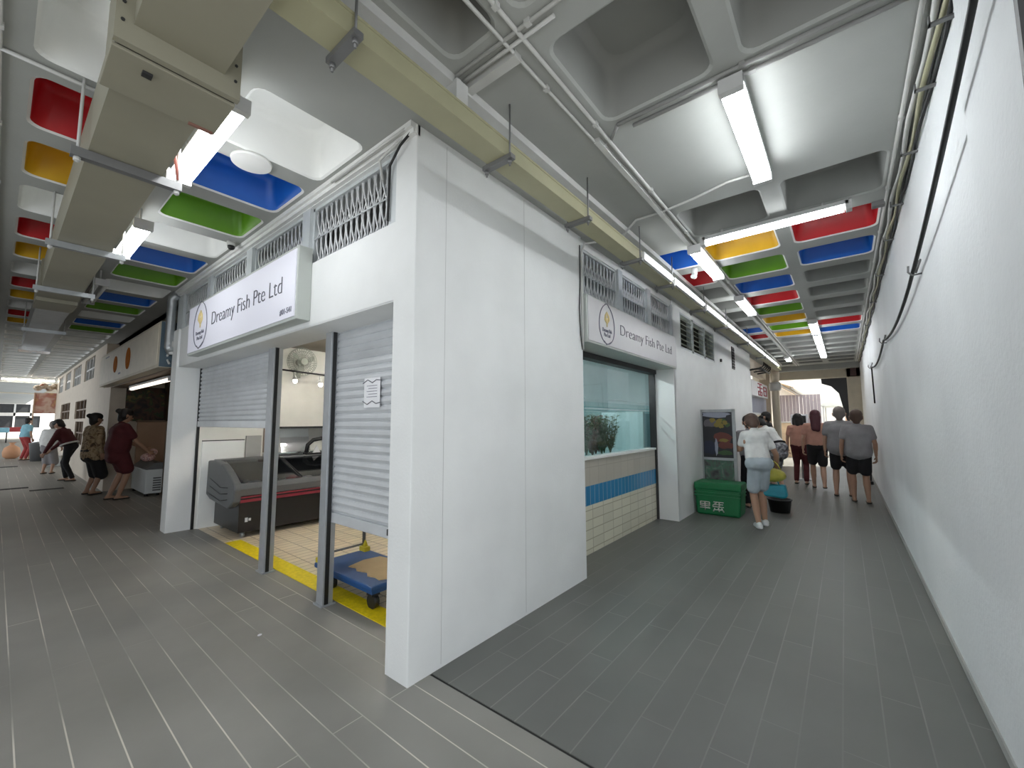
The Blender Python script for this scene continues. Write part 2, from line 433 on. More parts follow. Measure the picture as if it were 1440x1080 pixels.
# right passage: rows A, B, C, pitch 0.77 along X
for k in range(0, 16):
    x0 = 2.885 + .77 * k
    if x0 > 14.2: break
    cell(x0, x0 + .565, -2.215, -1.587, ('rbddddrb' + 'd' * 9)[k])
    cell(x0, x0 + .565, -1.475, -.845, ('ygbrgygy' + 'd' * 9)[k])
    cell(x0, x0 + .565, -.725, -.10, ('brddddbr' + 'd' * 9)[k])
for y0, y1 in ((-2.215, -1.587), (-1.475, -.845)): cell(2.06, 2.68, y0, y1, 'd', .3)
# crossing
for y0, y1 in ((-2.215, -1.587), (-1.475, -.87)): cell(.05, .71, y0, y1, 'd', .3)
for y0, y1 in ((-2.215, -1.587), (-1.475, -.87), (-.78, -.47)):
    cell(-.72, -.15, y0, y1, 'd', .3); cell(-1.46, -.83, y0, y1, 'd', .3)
XB = sorted({-4.6, 34.0, .25, 4.64, 15.0} | {round(v, 4) for c in cells for v in c[:2]})
YB = sorted({-2.6, 60.0, .12, 5.0, 23.0} | {round(v, 4) for c in cells for v in c[2:4]})
m = MB()
def inside(x, y): return any(c[0] < x < c[1] and c[2] < y < c[3] for c in cells)
def has_ceiling(x, y):
    if x > .25 and y > .12: return False        # over the shops
    return x < 15.1
vc = {}
def V(x, y, z):
    k = (round(x, 4), round(y, 4), round(z, 4))
    if k not in vc: vc[k] = m.bm.verts.new(k)
    return vc[k]
for xa, xb in zip(XB, XB[1:]):
    for ya, yb in zip(YB, YB[1:]):
        mx, my = (xa + xb) / 2, (ya + yb) / 2
        if inside(mx, my) or not has_ceiling(mx, my): continue
        m._f([V(xa, ya, Zc), V(xa, yb, Zc), V(xb, yb, Zc), V(xb, ya, Zc)], 0)
def rrect(x0, x1, y0, y1, r, n=4):
    P = []
    for ox, oy, a in ((x1 - r, y1 - r, 0), (x0 + r, y1 - r, 90), (x0 + r, y0 + r, 180), (x1 - r, y0 + r, 270)):
        for k in range(n + 1):
            t = math.radians(a + 90 * k / n); P.append((ox + r * math.cos(t), oy + r * math.sin(t)))
    return P
for x0, x1, y0, y1, c, d in cells:
    r = .07
    P = rrect(x0, x1, y0, y1, r); n = len(P)
    A = [m.bm.verts.new((x, y, Zc)) for x, y in P]
    for q, (kx, ky) in enumerate(((x1, y1), (x0, y1), (x0, y0), (x1, y0))):
        cv = m.bm.verts.new((kx, ky, Zc)); b0 = q * 5
        for k in range(4): m._f([cv, A[b0 + k + 1], A[b0 + k]], 0)
    loops = [A]
    for ins, dz, rr in ((.014, .010, .066), (.034, d - .05, .075), (.05, d - .015, .09), (.085, d, .10)):
        Q = rrect(x0 + ins, x1 - ins, y0 + ins, y1 - ins, rr)
        loops.append([m.bm.verts.new((x, y, Zc + dz)) for x, y in Q])
    for i, (L0, L1) in enumerate(zip(loops, loops[1:])):
        for k in range(n):
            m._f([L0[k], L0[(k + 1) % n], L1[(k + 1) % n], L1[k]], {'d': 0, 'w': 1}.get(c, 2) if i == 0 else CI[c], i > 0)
    m._f(loops[-1], CI[c])
struct(m.build('ceiling', CM, recalc=False))
# roof slab over everything, so that no sky shines through the coffers
m = MB(); m.box(-4.6, 15.1, -2.6, 24, Zc + .34, Zc + .5)
struct(m.build('ceiling_slab', 'ceiling'))

# ------------------------------------------------------------------ walls
m = MB()
m.prism([(0, .2), (0, .006), (.002, .002), (.006, 0), (1.95, 0), (1.95, .12), (.22, .12), (.22, .2)], 'Z', 0, Zc)   # corner pier and end wall in one
struct(m.build('wall_corner', 'white_wall'))
m = MB()
for x in (.232, 1.045): m.box(x, x + .0025, -.001, .004, .02, Zc - .02)
struct(m.build('trim_wall_seam', 'joint'))
# side wall seam is only a hairline: keep it pale
bpy.data.objects['trim_wall_seam'].data.materials[0] = mat('hairline_seam', (.48, .48, .47), .7, var=0)
m = MB(); m.box(0, .2, .2, 5.1, 2.125, 2.62); m.box(0, .2, .2, 5.1, 3.09, Zc)
struct(m.build('wall_front_lintel', 'white_wall'))
m = MB(); m.box(-.025, .24, 4.88, 5.12, 0, 2.62, bev=.004)
struct(m.build('wall_front_pier', 'white_wall'))
m = MB(); m.box(-.05, .02, .0, 5.3, 3.125, Zc); m.box(-.03, .02, .0, 5.3, 3.095, 3.125)
struct(m.build('trim_front_cornice', 'rim'))
# right passage, block side
m = MB()
m.box(1.95, 4.64, .12, .3, 2.60, 2.63); m.box(1.95, 4.64, 0.02, .2, 3.075, Zc)
m.box(4.64, 11.0, 0, .15, 0, 2.5); m.box(4.64, 4.98, 0, .15, 2.5, Zc); m.box(7.1, 11.0, 0, .15, 2.5, Zc); m.box(4.98, 7.1, 0, .15, 3.06, Zc)
m.box(4.60, 4.66, 0, .3, 0, 2.62)
struct(m.build('wall_left', 'white_wall'))
m = MB(); m.box(1.95, 4.62, .30, .39, 0, .50)
struct(m.build('wall_window_base', 'tile_white'))
m = MB(); m.box(1.95, 4.62, .297, .39, .50, .705)
struct(m.build('trim_blue_tiles', 'tile_blue'))
m = MB(); m.box(1.95, 4.62, .30, .39, .705, .99)
struct(m.build('wall_window_upper', 'tile_grey'))
m = MB(); m.box(1.95, 4.55, .27, .392, .985, 1.01)
struct(m.build('trim_window_ledge', 'rim'))
# window: big pane over the tiles
m = MB(); m.quad((1.95, .34, 1.01), (4.56, .34, 1.01), (4.56, .34, 2.12), (1.95, .34, 2.12))
w1 = struct(m.build('window_1', 'glass'))
m = MB(); m.box(4.572, 4.60, .27, .36, 0, 2.14); m.box(1.95, 4.6, .25, .36, 2.08, 2.16)
m.build('window_frame', 'dark_metal', w1)
# right wall with pier near the camera
m = MB(); m.box(.78, 15.0, -2.6, -2.327, 0, Zc); m.box(.19, .78, -2.6, -2.302, 0, Zc, bev=.004)
struct(m.build('wall_right', 'side_wall'))
m = MB(); m.box(.78, 15.0, -2.34, -2.318, 0, .045)
struct(m.build('baseboard_right', 'ceiling'))
m = MB(); m.box(.165, .192, -2.6, -2.299, 0, Zc)
struct(m.build('trim_pier_edge', 'dark_metal'))
# end of the right passage
m = MB(); m.box(15.0, 15.25, -2.6, -2.0, 0, Zc + .3); m.box(15.0, 15.25, -2.6, .3, 2.74, Zc + .3)
struct(m.build('wall_end', 'cream'))
m = MB(); m.box(14.7, 15.0, -2.33, .12, 3.0, Zc)
struct(m.build('trim_end_beam', 'ceiling'))
# shop room
m = MB()
m.box(.24, 4.64, 4.86, 5.1, 0, Zc); m.box(4.5, 4.64, 1.97, 4.86, 0, Zc)
struct(m.build('wall_shop_back', 'interior'))
m = MB(); m.box(2.35, 2.42, .42, 1.9, 0, 2.6); m.box(2.35, 6.47, 1.9, 1.97, 0, 2.6); m.box(6.4, 6.47, .15, 1.9, 0, 2.6); m.box(4.66, 6.4, .15, .2, 0, 2.6)
struct(m.build('wall_tank_room', 'pale_cyan'))
m = MB(); m.box(.2, 4.64, .12, 4.9, 2.56, 2.6); m.box(4.64, 6.47, .15, 1.97, 2.56, 2.6)
struct(m.build('ceiling_shop', 'interior_ceiling'))
m = MB(); m.box(.2, 4.7, .12, 5.1, Zc, Zc + .1); m.box(.15, 4.7, 5.1, 12.5, Zc, Zc + .1); m.box(4.7, 15.0, .12, 3.0, Zc, Zc + .1)
struct(m.build('ceiling_over_shops', 'ceiling'))
# second shop and the wall beyond, left passage
m = MB(); m.box(-3.5, -3.3, 4.2, 12.0, 0, Zc)  # unseen wall added to keep side daylight off the left passage
struct(m.build('wall_light_blocker', 'beige_wall'))
m = MB()
m.box(0, .25, 9.95, 10.9, 0, 2.15)
m.box(.9, 1.1, 5.1, 10.0, 0, Zc)
m.box(.24, 1.1, 10.0, 10.9, 0, Zc)
struct(m.build('wall_stall', 'beige_wall'))
m = MB(); m.box(.88, .9, 5.15, 10.0, 1.42, 2.5); m.box(.24, .9, 9.93, 9.95, 1.42, 2.15)
struct(m.build('trim_stall_goods', 'goods'))
m = MB()
def wall_with_holes(y0, y1, z0, z1, holes, x0=0, x1=.2):
    ys = sorted({y0, y1} | {h[0] for h in holes} | {h[1] for h in holes})
    zs = sorted({z0, z1} | {h[2] for h in holes} | {h[3] for h in holes})
    for a, b in zip(ys, ys[1:]):
        for c, d in zip(zs, zs[1:]):
            if any(h[0] <= (a + b) / 2 <= h[1] and h[2] <= (c + d) / 2 <= h[3] for h in holes): continue
            m.box(x0, x1, a, b, c, d)
HO = [(12.6, 14.4, 2.5, 3.08), (15.2, 17.1, 2.5, 3.08), (17.8, 19.4, 2.5, 3.08), (20.2, 21.8, 2.5, 3.08),
      (13.5, 15.9, 1.5, 2.0), (17.3, 20.2, 1.5, 2.03), (13.8, 15.5, .8, 1.42)]
wall_with_holes(10.9, 22.5, 0, Zc, HO)
struct(m.build('wall_far_left', 'beige_wall'))
for i, h in enumerate(HO):
    m = MB(); m.box(.08, .1, h[0], h[1], h[2], h[3])
    wn = struct(m.build('window_%d' % (i + 2), 'window_dark'))
    m = MB()
    for t in (0, 1 / 3, 2 / 3, 1):
        y = h[0] + (h[1] - h[0]) * t; m.box(.03, .08, y - .03, y + .03, h[2], h[3])
    m.box(.03, .08, h[0], h[1], (h[2] + h[3]) / 2 - .02, (h[2] + h[3]) / 2 + .02)
    m.build('window_frame', 'brown_strip' if i > 3 else 'rim', wn)
m = MB(); m.box(-4.6, 2, 23.2, 23.6, 2.95, 3.4)
struct(m.build('trim_far_beam', 'ceiling'))
m = MB(); m.box(-4.6, 6, 23.6, 52, 3.5, 3.6); m.box(-4.6, 6, 36, 36.4, 3.1, 3.5)
struct(m.build('ceiling_far_hall', 'cream'))
m = MB()
wall_with_holes(-12, 12, 0, 6, [(-3.5, 1.5, 2.3, 3.1), (-3.5, 1.2, .9, 2.0)], 0, .3)
for v in m.bm.verts: v.co = Vector((v.co.y, 58 + v.co.x, v.co.z))
struct(m.build('wall_far_end', 'daylight_wall'))
m = MB(); m.box(-3.5, 1.5, 58.1, 58.15, .9, 3.1)
wn = struct(m.build('window_9', 'window_dark'))
m = MB()
for x in (-2, -.4, .6): m.box(x - .06, x + .06, 58.0, 58.1, .9, 3.1)
m.build('window_frame', 'rim', wn)
# right passage beyond x = 11: shopfront row set back a little
m = MB(); m.box(11.0, 15.0, .1, .25, 2.75, Zc); m.box(11.0, 15.0, 1.6, 1.7, 0, Zc); m.box(10.9, 11.0, .15, 1.7, 0, Zc)
m.box(14.6, 15.0, -.0, .3, 0, Zc)
struct(m.build('wall_corridor_stall', 'beige_wall'))
m = MB(); m.box(11.1, 14.5, 1.58, 1.6, .6, 2.0)
struct(m.build('trim_corridor_stall_goods', 'goods'))
# ------------------------------------------------------------------ shop signs
def logo(parent, o, ux, w_, h_, line=.0038):
    """thin egg outline with a pale gold fish squiggle and two tiny lines of lettering"""
    ux = Vector(ux); uz = Vector((0, 0, 1)); un = ux.cross(uz); o = Vector(o) + un * .004
    pts = []
    for k in range(36):
        t = PI / 2 + .25 + (2 * PI - .5) * k / 35
        pts.append(o + ux * (math.cos(t) * w_ / 2 * (1 - .08 * math.sin(t))) + uz * (math.sin(t) * h_ / 2))
    m_ = MB(); m_.tube(pts, line, 6)
    m_.tube([o + ux * (-.2 * w_) - uz * (.44 * h_), o + ux * (-.05 * w_) - uz * (.52 * h_), o + ux * (.12 * w_) - uz * (.47 * h_), o + ux * (.3 * w_) - uz * (.40 * h_)], line, 6)
    m_.tube([o + ux * (-.12 * w_) + uz * (.5 * h_), o + ux * (0 * w_) + uz * (.54 * h_), o + ux * (.14 * w_) + uz * (.5 * h_)], line, 6)
    m_.build('logo_outline', 'ink_soft', parent)
    m_ = MB()
    for s in (-1, 1):
        m_.tube([o + ux * (s * .02 * w_) + uz * (.02 * h_), o + ux * (s * .12 * w_) + uz * (.12 * h_), o + ux * (s * .09 * w_) + uz * (.22 * h_), o + uz * (.33 * h_)], [.004, .012, .012, .004], 6)
    m_.tube([o - uz * (.06 * h_), o + uz * (.16 * h_)], [.004, .010], 6)
    m_.build('logo_fish', 'gold', parent)
    text('logo_lettering', 'Dreamy Fish', .055, 'ink_soft', parent, o + ux * (-.3 * w_) - uz * (.2 * h_), ux, uz, width=.6 * w_)
    text('logo_lettering', 'Pte Ltd', .055, 'ink_soft', parent, o + ux * (-.2 * w_) - uz * (.32 * h_), ux, uz, width=.4 * w_)

s = thing('shop_sign', 'backlit white lightbox sign over the rolling shutters, with unit number in its corner', 'sign', (0, 2.66, 2.17), 'fish shop signs')
m = MB(); m.box(-.105, 0, 1.26, 4.06, 2.165, 2.735, bev=.006); m.build('sign_box', 'sign_frame', s)
m = MB(); m.box(-.112, -.104, 1.285, 4.035, 2.19, 2.71); s = m.build('sign_face', 'sign_face', s)
UY = (0, -1, 0)
text('lettering', 'Dreamy Fish Pte Ltd', .20, 'ink', s, (-.114, 3.20, 2.405), UY, (0, 0, 1), width=1.69, offset=-.004)
text('unit_number', '#01-541', .062, 'ink_soft', s, (-.114, 1.53, 2.228), UY, (0, 0, 1), width=.2)
logo(s, (-.113, 3.58, 2.46), UY, .46, .50)
s = thing('shop_sign', 'white sign box with the shop name above the tank window, below window grilles', 'sign', (3.25, .12, 2.13), 'fish shop signs')
m = MB(); m.box(1.955, 4.60, -.045, .26, 2.14, 2.60, bev=.006); m.build('sign_box', 'sign_frame', s)
m = MB(); m.box(1.975, 4.585, -.052, -.044, 2.16, 2.585); s = m.build('sign_face', 'sign_face_dull', s)
text('lettering', 'Dreamy Fish Pte Ltd', .17, 'ink', s, (2.69, -.054, 2.315), (1, 0, 0), (0, 0, 1), width=1.68, offset=-.004)
logo(s, (2.36, -.053, 2.37), (1, 0, 0), .34, .40, .0045)

# ------------------------------------------------------------------ window grilles
def grille(name, label, axis, a0, a1, b, z0, z1, group, dark=None):
    """twisted bars in a frame; axis is the direction it runs along, b the fixed coordinate"""
    def P(a, d, z): return (b + d, a, z) if axis == 'Y' else (a, b + d, z)
    t = thing(name, label, 'window grille', P((a0 + a1) / 2, 0, z0), group)
    m = MB()
    fw = .022
    def bx(A0, A1, Z0, Z1, d0, d1):
        if axis == 'Y': m.box(b + d0, b + d1, A0, A1, Z0, Z1)
        else: m.box(A0, A1, b + d0, b + d1, Z0, Z1)
    bx(a0, a0 + fw, z0, z1, 0, .04); bx(a1 - fw, a1, z0, z1, 0, .04); bx(a0, a1, z0, z0 + fw, 0, .04); bx(a0, a1, z1 - fw, z1, 0, .04)
    m.build('frame', 'grille_frame', t)
    m = MB(); n = max(4, int((a1 - a0) / .075)); st = (a1 - a0 - 2 * fw) / n
    for k in range(n):
        c = a0 + fw + st * (k + .5); H = z1 - z0 - 2 * fw
        for sgn in (-1, 1):
            pts = []
            for j in range(9):
                q = j / 8
                pts.append(P(c + sgn * st * .30 * math.cos(PI * 2 * q), .012 + .014 * math.sin(PI * 2 * q) * sgn + .01, z0 + fw + H * q))
            m.tube(pts, .0068, 5)
        if k: m.tube([P(c - st / 2, .02, z0 + fw), P(c - st / 2, .02, z1 - fw)], .0055, 4)
    m.build('lattice', 'grille', t)
    m = MB(); zc = z0 + (z1 - z0) * .45
    m.tube([P(a0 + fw, .0, zc), P(a1 - fw, .0, zc)], .006, 6); m.build('crossbar', 'grille_frame', t)
    return t
GL = [(.27, 1.335), (1.46, 2.52), (2.66, 3.76), (3.87, 4.86)]
GN = ['silver twisted-bar window grille nearest the white corner pier', 'silver twisted-bar window grille just past the corner one, above the end of the lit sign',
      'silver twisted-bar window grille above the middle of the lit sign', 'silver twisted-bar window grille above the far end of the lit sign']
for (a, b_), nm in zip(GL, GN):
    grille('window_grille', nm, 'Y', a, b_, .03, 2.62, 3.09, 'grilles over the shutters')
m = MB()
for y in (.2, 1.335, 2.52, 3.76, 4.86): m.box(.0, .12, y, y + {.2: .07, 1.335: .125, 2.52: .14, 3.76: .11, 4.86: .24}[y], 2.62, 3.09)
struct(m.build('trim_grille_posts', 'grille_frame'))
m = MB(); m.box(.19, .2, .2, 4.9, 2.6, 3.12); struct(m.build('shade_sheet_grilles', 'dark'))  # dark sheet stands in for the shade of the space behind
GR = [(1.99, 2.79), (2.90, 3.66), (3.78, 4.6)]
GN = ['pale twisted-bar grille over the left third of the tank window sign', 'pale twisted-bar grille over the middle of the tank window sign', 'pale twisted-bar grille over the right end of the tank window sign']
for (a, b_), nm in zip(GR, GN):
    grille('window_grille', nm, 'X', a, b_, .03, 2.62, 3.075, 'grilles over the tank window')
m = MB()
for a, b_ in ((1.95, 1.99), (2.79, 2.90), (3.66, 3.78), (4.6, 4.66)): m.box(a, b_, 0, .12, 2.6, 3.09)
struct(m.build('trim_grille_mullions', 'grille_frame'))
m = MB(); m.box(1.95, 4.64, .2, .21, 2.62, 3.1); struct(m.build('shade_sheet_tank_grilles', mat('grey_shade', (.16, .18, .18), .8)))  # grey sheet standing in for the dimness behind these grilles
# louvre window further along
for i, (a, b_, nm) in enumerate(((4.98, 5.62, 'glass louvre window panel next to the tank window sign'), (5.68, 6.36, 'glass louvre window panel in the middle of its row of three'), (6.42, 7.08, 'glass louvre window panel farthest along the passage'))):
    t = thing('louvre_window', nm, 'louvre window', ((a + b_) / 2, .03, 2.5), 'louvre windows')
    m = MB(); m.box(a, a + .03, 0, .08, 2.5, 3.06); m.box(b_ - .03, b_, 0, .08, 2.5, 3.06); m.box(a, b_, 0, .08, 2.5, 2.53); m.box(a, b_, 0, .08, 3.03, 3.06)
    m.build('frame', 'grille_frame', t)
    for k in range(6):
        z = 2.56 + k * .08
        m = MB(); m.prism([(-.01, z), (.0, z - .004), (.075, z + .06), (.065, z + .066)], 'X', a + .03, b_ - .03)
        m.build('slat', 'louvre', t)
m = MB(); m.box(4.98, 7.1, .14, .15, 2.5, 3.06); struct(m.build('shade_sheet_louvres', mat('louvre_shade', (.09, .09, .07), .8)))  # dark sheet in place of the shade behind the louvres
# slot vent, small camera box on the long wall
t = thing('slot_vent', 'tall narrow black vent slot high on the white wall beyond the louvres', 'vent', (8.8, 0, 2.54))
m = MB(); m.box(8.67, 8.94, -.012, .01, 2.54, 3.04); m.build('frame', 'black', t)
m = MB()
for k in range(7): m.box(8.70, 8.91, -.02, -.01, 2.57 + k * .065, 2.60 + k * .065)
m.build('louvre_slats', 'dark', t)
m = MB(); m.frus((7.57, -.03, 2.6), (7.57, .005, 2.6), .03, .035, 12)
tag(m.build('wall_fitting', 'black'), 'small round black fitting on the white wall below the louvre windows', 'wall fitting')

# ------------------------------------------------------------------ shutters and posts
def slat_profile(z0, z1, p=.075, d=.010):
    pts = []; n = max(1, int(round((z1 - z0) / p))); p = (z1 - z0) / n
    for k in range(n):
        b = z0 + k * p
        pts += [(0.0, b), (0.006, b + p * .08), (0.006, b + p * .14), (-d * .25, b + p * .2), (-d, b + p * .5), (-d * .55, b + p * .85), (0.0, b + p * .97)]
    pts.append((0, z1)); return pts
def shutter(label, y0, y1, z0, z1, x=.25, p=.075):
    t = thing('roller_shutter', label, 'roller shutter', (x, (y0 + y1) / 2, z0), 'roller shutters of the fish shop')
    pr = slat_profile(z0 + .07, z1, p)
    poly = [(x + a, z) for a, z in pr] + [(x + .012, z1), (x + .012, z0 + .07)]
    m = MB()
    for (u0, v0), (u1, v1) in zip(poly, poly[1:] + poly[:1]):
        m.quad((u0, y0, v0), (u0, y1, v0), (u1, y1, v1), (u1, y0, v1))
    m.build('curtain', 'shutter', t)
    m = MB(); m.box(x - .014, x + .02, y0, y1, z0, z0 + .075, bev=.004); bb = m.build('bottom_bar', 'shutter', t)
    return bb
t = shutter('ribbed steel roller shutter by the corner pier, drawn nearly down, with a paper notice', .2, 1.30, .62, 2.16, p=.06)
m = MB(); m.box(.226, .236, .50, .54, .645, .685); m.build('lock', 'dark_metal', t)   # on the bottom bar
shutter('ribbed steel roller shutter half raised above the freezer end', 2.515, 4.86, 1.335, 2.16, p=.055)
m = MB(); m.box(.2305, .2325, .665, .865, 1.50, 1.715)
t = tag(m.build('paper_notice', 'paper'), 'white paper notice taped to the lowered roller shutter', 'notice')
for z, s in ((1.69, 1), (1.535, -1)):
    m = MB(); m.tube([(.229, .88, z - .012 * s), (.229, .82, z + .012 * s), (.229, .76, z - .012 * s), (.229, .71, z + .008 * s), (.229, .655, z + .0 * s)], .0035, 5); m.build('tape', 'paper_ink', t)
m = MB()
for k in range(5): m.box(.2292, .2306, .70, .83 - .02 * (k % 2), 1.575 + k * .02, 1.579 + k * .02)
m.build('text_lines', 'ink_soft', t)
for y0, y1, nm in ((2.39, 2.515, 'grey aluminium shutter post at the middle of the shop opening'), (1.29, 1.385, 'grey aluminium shutter post beside the lowered shutter')):
    t = thing('shutter_post', nm, 'post', (.22, (y0 + y1) / 2, 0), 'posts between the shutters')
    m = MB(); m.box(.19, .275, y0, y1, 0, 2.125, bev=.004); m.build('post', 'post_metal', t)
    m = MB(); m.box(.205, .235, y0 - .006, y0 + .001, .01, 2.12); m.build('guide_channel', 'black', t)
    m = MB(); m.box(.175, .29, y0 - .015, y1 + .015, 0, .012); m.build('foot_plate', 'post_metal', t)
m = MB(); m.box(.235, .265, 4.855, 4.88, 0, 2.125); struct(m.build('trim_shutter_track', 'black'))
m = MB(); m.box(.0, .3, .2, 4.88, 2.118, 2.128); struct(m.build('trim_lintel_soffit', 'white_wall'))
# yellow threshold
m = MB(); m.box(.31, .47, .2, 3.8, 0, .006)
tag(m.build('threshold_strip', 'yellow_strip'), 'bright yellow ribbed strip along the shop threshold', 'threshold strip')

# ------------------------------------------------------------------ inside the shop
# island display freezer
t = thing('display_freezer', 'long black and grey display freezer with red stripe and sliding glass lid', 'freezer', (1.2, 4.25, 0))
X0, X1 = .42, 2.6
m = MB(); m.prism([(3.86, .07), (4.72, .07), (4.72, .50), (3.86, .50)], 'X', X0 + .03, X1); m.build('body', 'frz_black', t)
def endcap(x0, x1):
    return [(3.93, .36), (3.76, .45), (3.735, .60), (3.76, .66), (4.02, .80), (4.22, .875), (4.5, .905), (4.74, .89), (4.76, .45), (4.6, .40)]
m = MB(); m.prism(endcap(0, 0), 'X', X0 - .07, X0 + .02)
b_ = m.build('end_cap', 'frz_grey', t)
md = b_.modifiers.new('b', 'BEVEL'); md.width = .02; md.segments = 3
m = MB()
for k in range(3): m.tube([(X0 - .073, 3.95, .47 + k * .07), (X0 - .074, 4.2, .43 + k * .08), (X0 - .073, 4.6, .47 + k * .1)], .004, 5)
m.build('groove', 'frz_black', b_)
m = MB(); m.prism([(3.86, .50), (3.75, .52), (3.735, .60), (3.76, .66), (3.80, .665), (3.88, .62), (3.88, .5)], 'X', X0, X1); m.build('front_rail', 'frz_grey', t)
m = MB(); m.box(X0 + .01, X1, 3.76, 3.85, .44, .475); m.box(X0 + .01, X1, 3.745, 3.85, .495, .51); m.build('stripe', 'frz_red', t)
m = MB(); m.box(X0 + .01, X1, 3.755, 3.86, .475, .495); m.build('bumper_strip', 'frz_black', t)
m = MB(); m.prism([(4.40, .86), (4.44, .905), (4.74, .90), (4.75, .45), (4.66, .45), (4.66, .84)], 'X', X0, X1); m.build('back_ledge', 'frz_grey', t)
m = MB(); m.box(X0 + .02, X1 - .02, 3.9, 4.66, .51, .53); m.build('tank_floor', 'frz_grey', t)
for k, (xa, xb) in enumerate(((X0 + .03, 1.15), (1.12, 1.95), (1.92, X1))):
    dz = .006 * (k % 2)
    m = MB(); m.quad((xa, 3.80, .675 + dz), (xb, 3.80, .675 + dz), (xb, 4.42, .885 + dz), (xa, 4.42, .885 + dz))
    l_ = m.build('lid', 'dark_glass', t)
    for xx in (xa, xb):
        m = MB(); m.tube([(xx, 3.80, .678 + dz), (xx, 4.42, .888 + dz)], .011, 6); m.build('lid_rail', 'frz_black', l_)
for i in range(14):
    pass
m = MB(); m.box(.52, .55, 3.853, 3.862, .19, .24); m.box(.56, .585, 3.853, 3.862, .2, .23); m.build('socket_label', 'paper', t)
for x, y in ((.52, 3.92), (.52, 4.62), (2.4, 3.92), (2.4, 4.62)):
    m = MB(); m.frus((x - .015, y, .035), (x + .015, y, .035), .034, None, 12); m.box(x - .02, x + .02, y - .02, y + .02, .05, .075); m.build('caster', 'grey_metal', t)
cols = [(.30, .06, .08), (.35, .33, .33), (.18, .2, .24), (.10, .12, .14)]
PK = [mat('frozen_pack_%d' % i, c, .3) for i, c in enumerate(cols)]
loc = [(.60, 4.05, 0), (.75, 4.25, 2), (.92, 4.08, 3), (.68, 4.45, 3), (1.25, 4.1, 0), (1.42, 4.22, 1), (1.3, 4.42, 0), (1.6, 4.05, 0), (1.02, 4.35, 2), (1.75, 4.3, 1)]
PL = ['red', 'silver-grey', 'slate', 'dark']
for i, (x, y, c) in enumerate(loc):
    m = MB(); m.sphere((x, y, .585), .1, sc=(.85, 1.1, .5), seg=12, rings=8)
    tag(m.build('frozen_pack', PK[c]), '%s frozen fish pack lying inside the black display freezer' % PL[c], 'food pack', 'packs in the freezer')
# counter behind
t = thing('service_counter', 'steel-edged white counter unit with curved glass at the back of the shop', 'counter', (1.7, 4.8, 0))
m = MB(); m.box(1.05, 2.9, 4.77, 4.85, 0, .92); m.build('carcass', 'interior', t)
m = MB(); m.box(1.05, 2.9, 4.62, 4.86, .92, .95, bev=.006); m.build('worktop', 'chrome', t)
m = MB(); m.box(1.18, 2.9, 4.55, 4.86, 1.30, 1.325); m.build('shelf', 'dark_metal', t)
m = MB()
for k in range(8):
    a0 = k / 8; a1 = (k + 1) / 8
    def q(a): return (4.66 + .1 * math.sin(a * PI / 2) - .09, .95 + .35 * a)
    m.quad((1.2, q(a0)[0], q(a0)[1]), (1.62, q(a0)[0], q(a0)[1]), (1.62, q(a1)[0], q(a1)[1]), (1.2, q(a1)[0], q(a1)[1]))
m.build('curved_glass', glass_mat('counter_glass', (.85, .87, .95), .9, .08), t)
m = MB(); m.box(1.05, 1.18, 4.83, 4.858, .95, 1.30); m.build('wood_strip', 'brown_strip', t)
t = thing('weighing_scale', 'black arched weighing scale standing on the counter behind the freezer', 'scale', (1.75, 4.55, .905))
m = MB(); m.tube([(1.52, 4.5, .93), (1.54, 4.5, 1.05), (1.62, 4.5, 1.12), (1.75, 4.5, 1.14), (1.88, 4.5, 1.12), (1.96, 4.5, 1.04), (1.98, 4.5, .93)], .03, 8); m.box(1.5, 2.0, 4.44, 4.56, .905, .93); m.build('body', 'black', t)
m = MB(); m.prism([(1.60, .93), (1.72, .93), (1.66, 1.04)], 'Y', 4.46, 4.47); m.build('dial_plate', 'paper', t)
# boards on the back wall
t = thing('wall_board', 'large white board panel leaning on the shop wall behind the freezer', 'panel', (.55, 4.85, 0))
m = MB(); m.box(.30, .80, 4.835, 4.86, 0, 1.14); m.build('board', 'coffer_white', t)
m = MB(); m.box(.30, .80, 4.832, 4.86, 1.14, 1.152); m.build('top_edge', 'dark_metal', t)
m = MB(); m.box(.82, 1.02, 4.84, 4.86, .5, 1.2)
tag(m.build('wall_board', mat('grey_board', (.36, .36, .35), .6)), 'small grey board beside the white panel on the shop wall', 'panel')
# wall fan
t = thing('wall_fan', 'pale wall fan with round wire guard high on the shop back wall', 'fan', (1.49, 4.86, 2.33))
c = Vector((1.49, 4.66, 2.33))
m = MB()
for r_, dy in ((.215, 0), (.215, .05), (.16, -.03), (.10, -.045), (.05, -.05)):
    m.tube([(c.x + r_ * math.cos(a), c.y + dy, c.z + r_ * math.sin(a)) for a in [2 * PI * k / 32 for k in range(32)]], .004, 5, closed=True)
for k in range(36):
    a = 2 * PI * k / 36; ca, sa = math.cos(a), math.sin(a)
    m.tube([(c.x + .05 * ca, c.y - .05, c.z + .05 * sa), (c.x + .16 * ca, c.y - .03, c.z + .16 * sa), (c.x + .215 * ca, c.y, c.z + .215 * sa), (c.x + .215 * ca, c.y + .05, c.z + .215 * sa), (c.x + .08 * ca, c.y + .09, c.z + .08 * sa)], .0025, 4)
wg = m.build('wire_guard', 'fan', t)
m = MB(); m.frus((c.x, c.y - .06, c.z), (c.x, c.y - .045, c.z), .05, .05, 20); m.build('hub_cap', 'fan', wg)
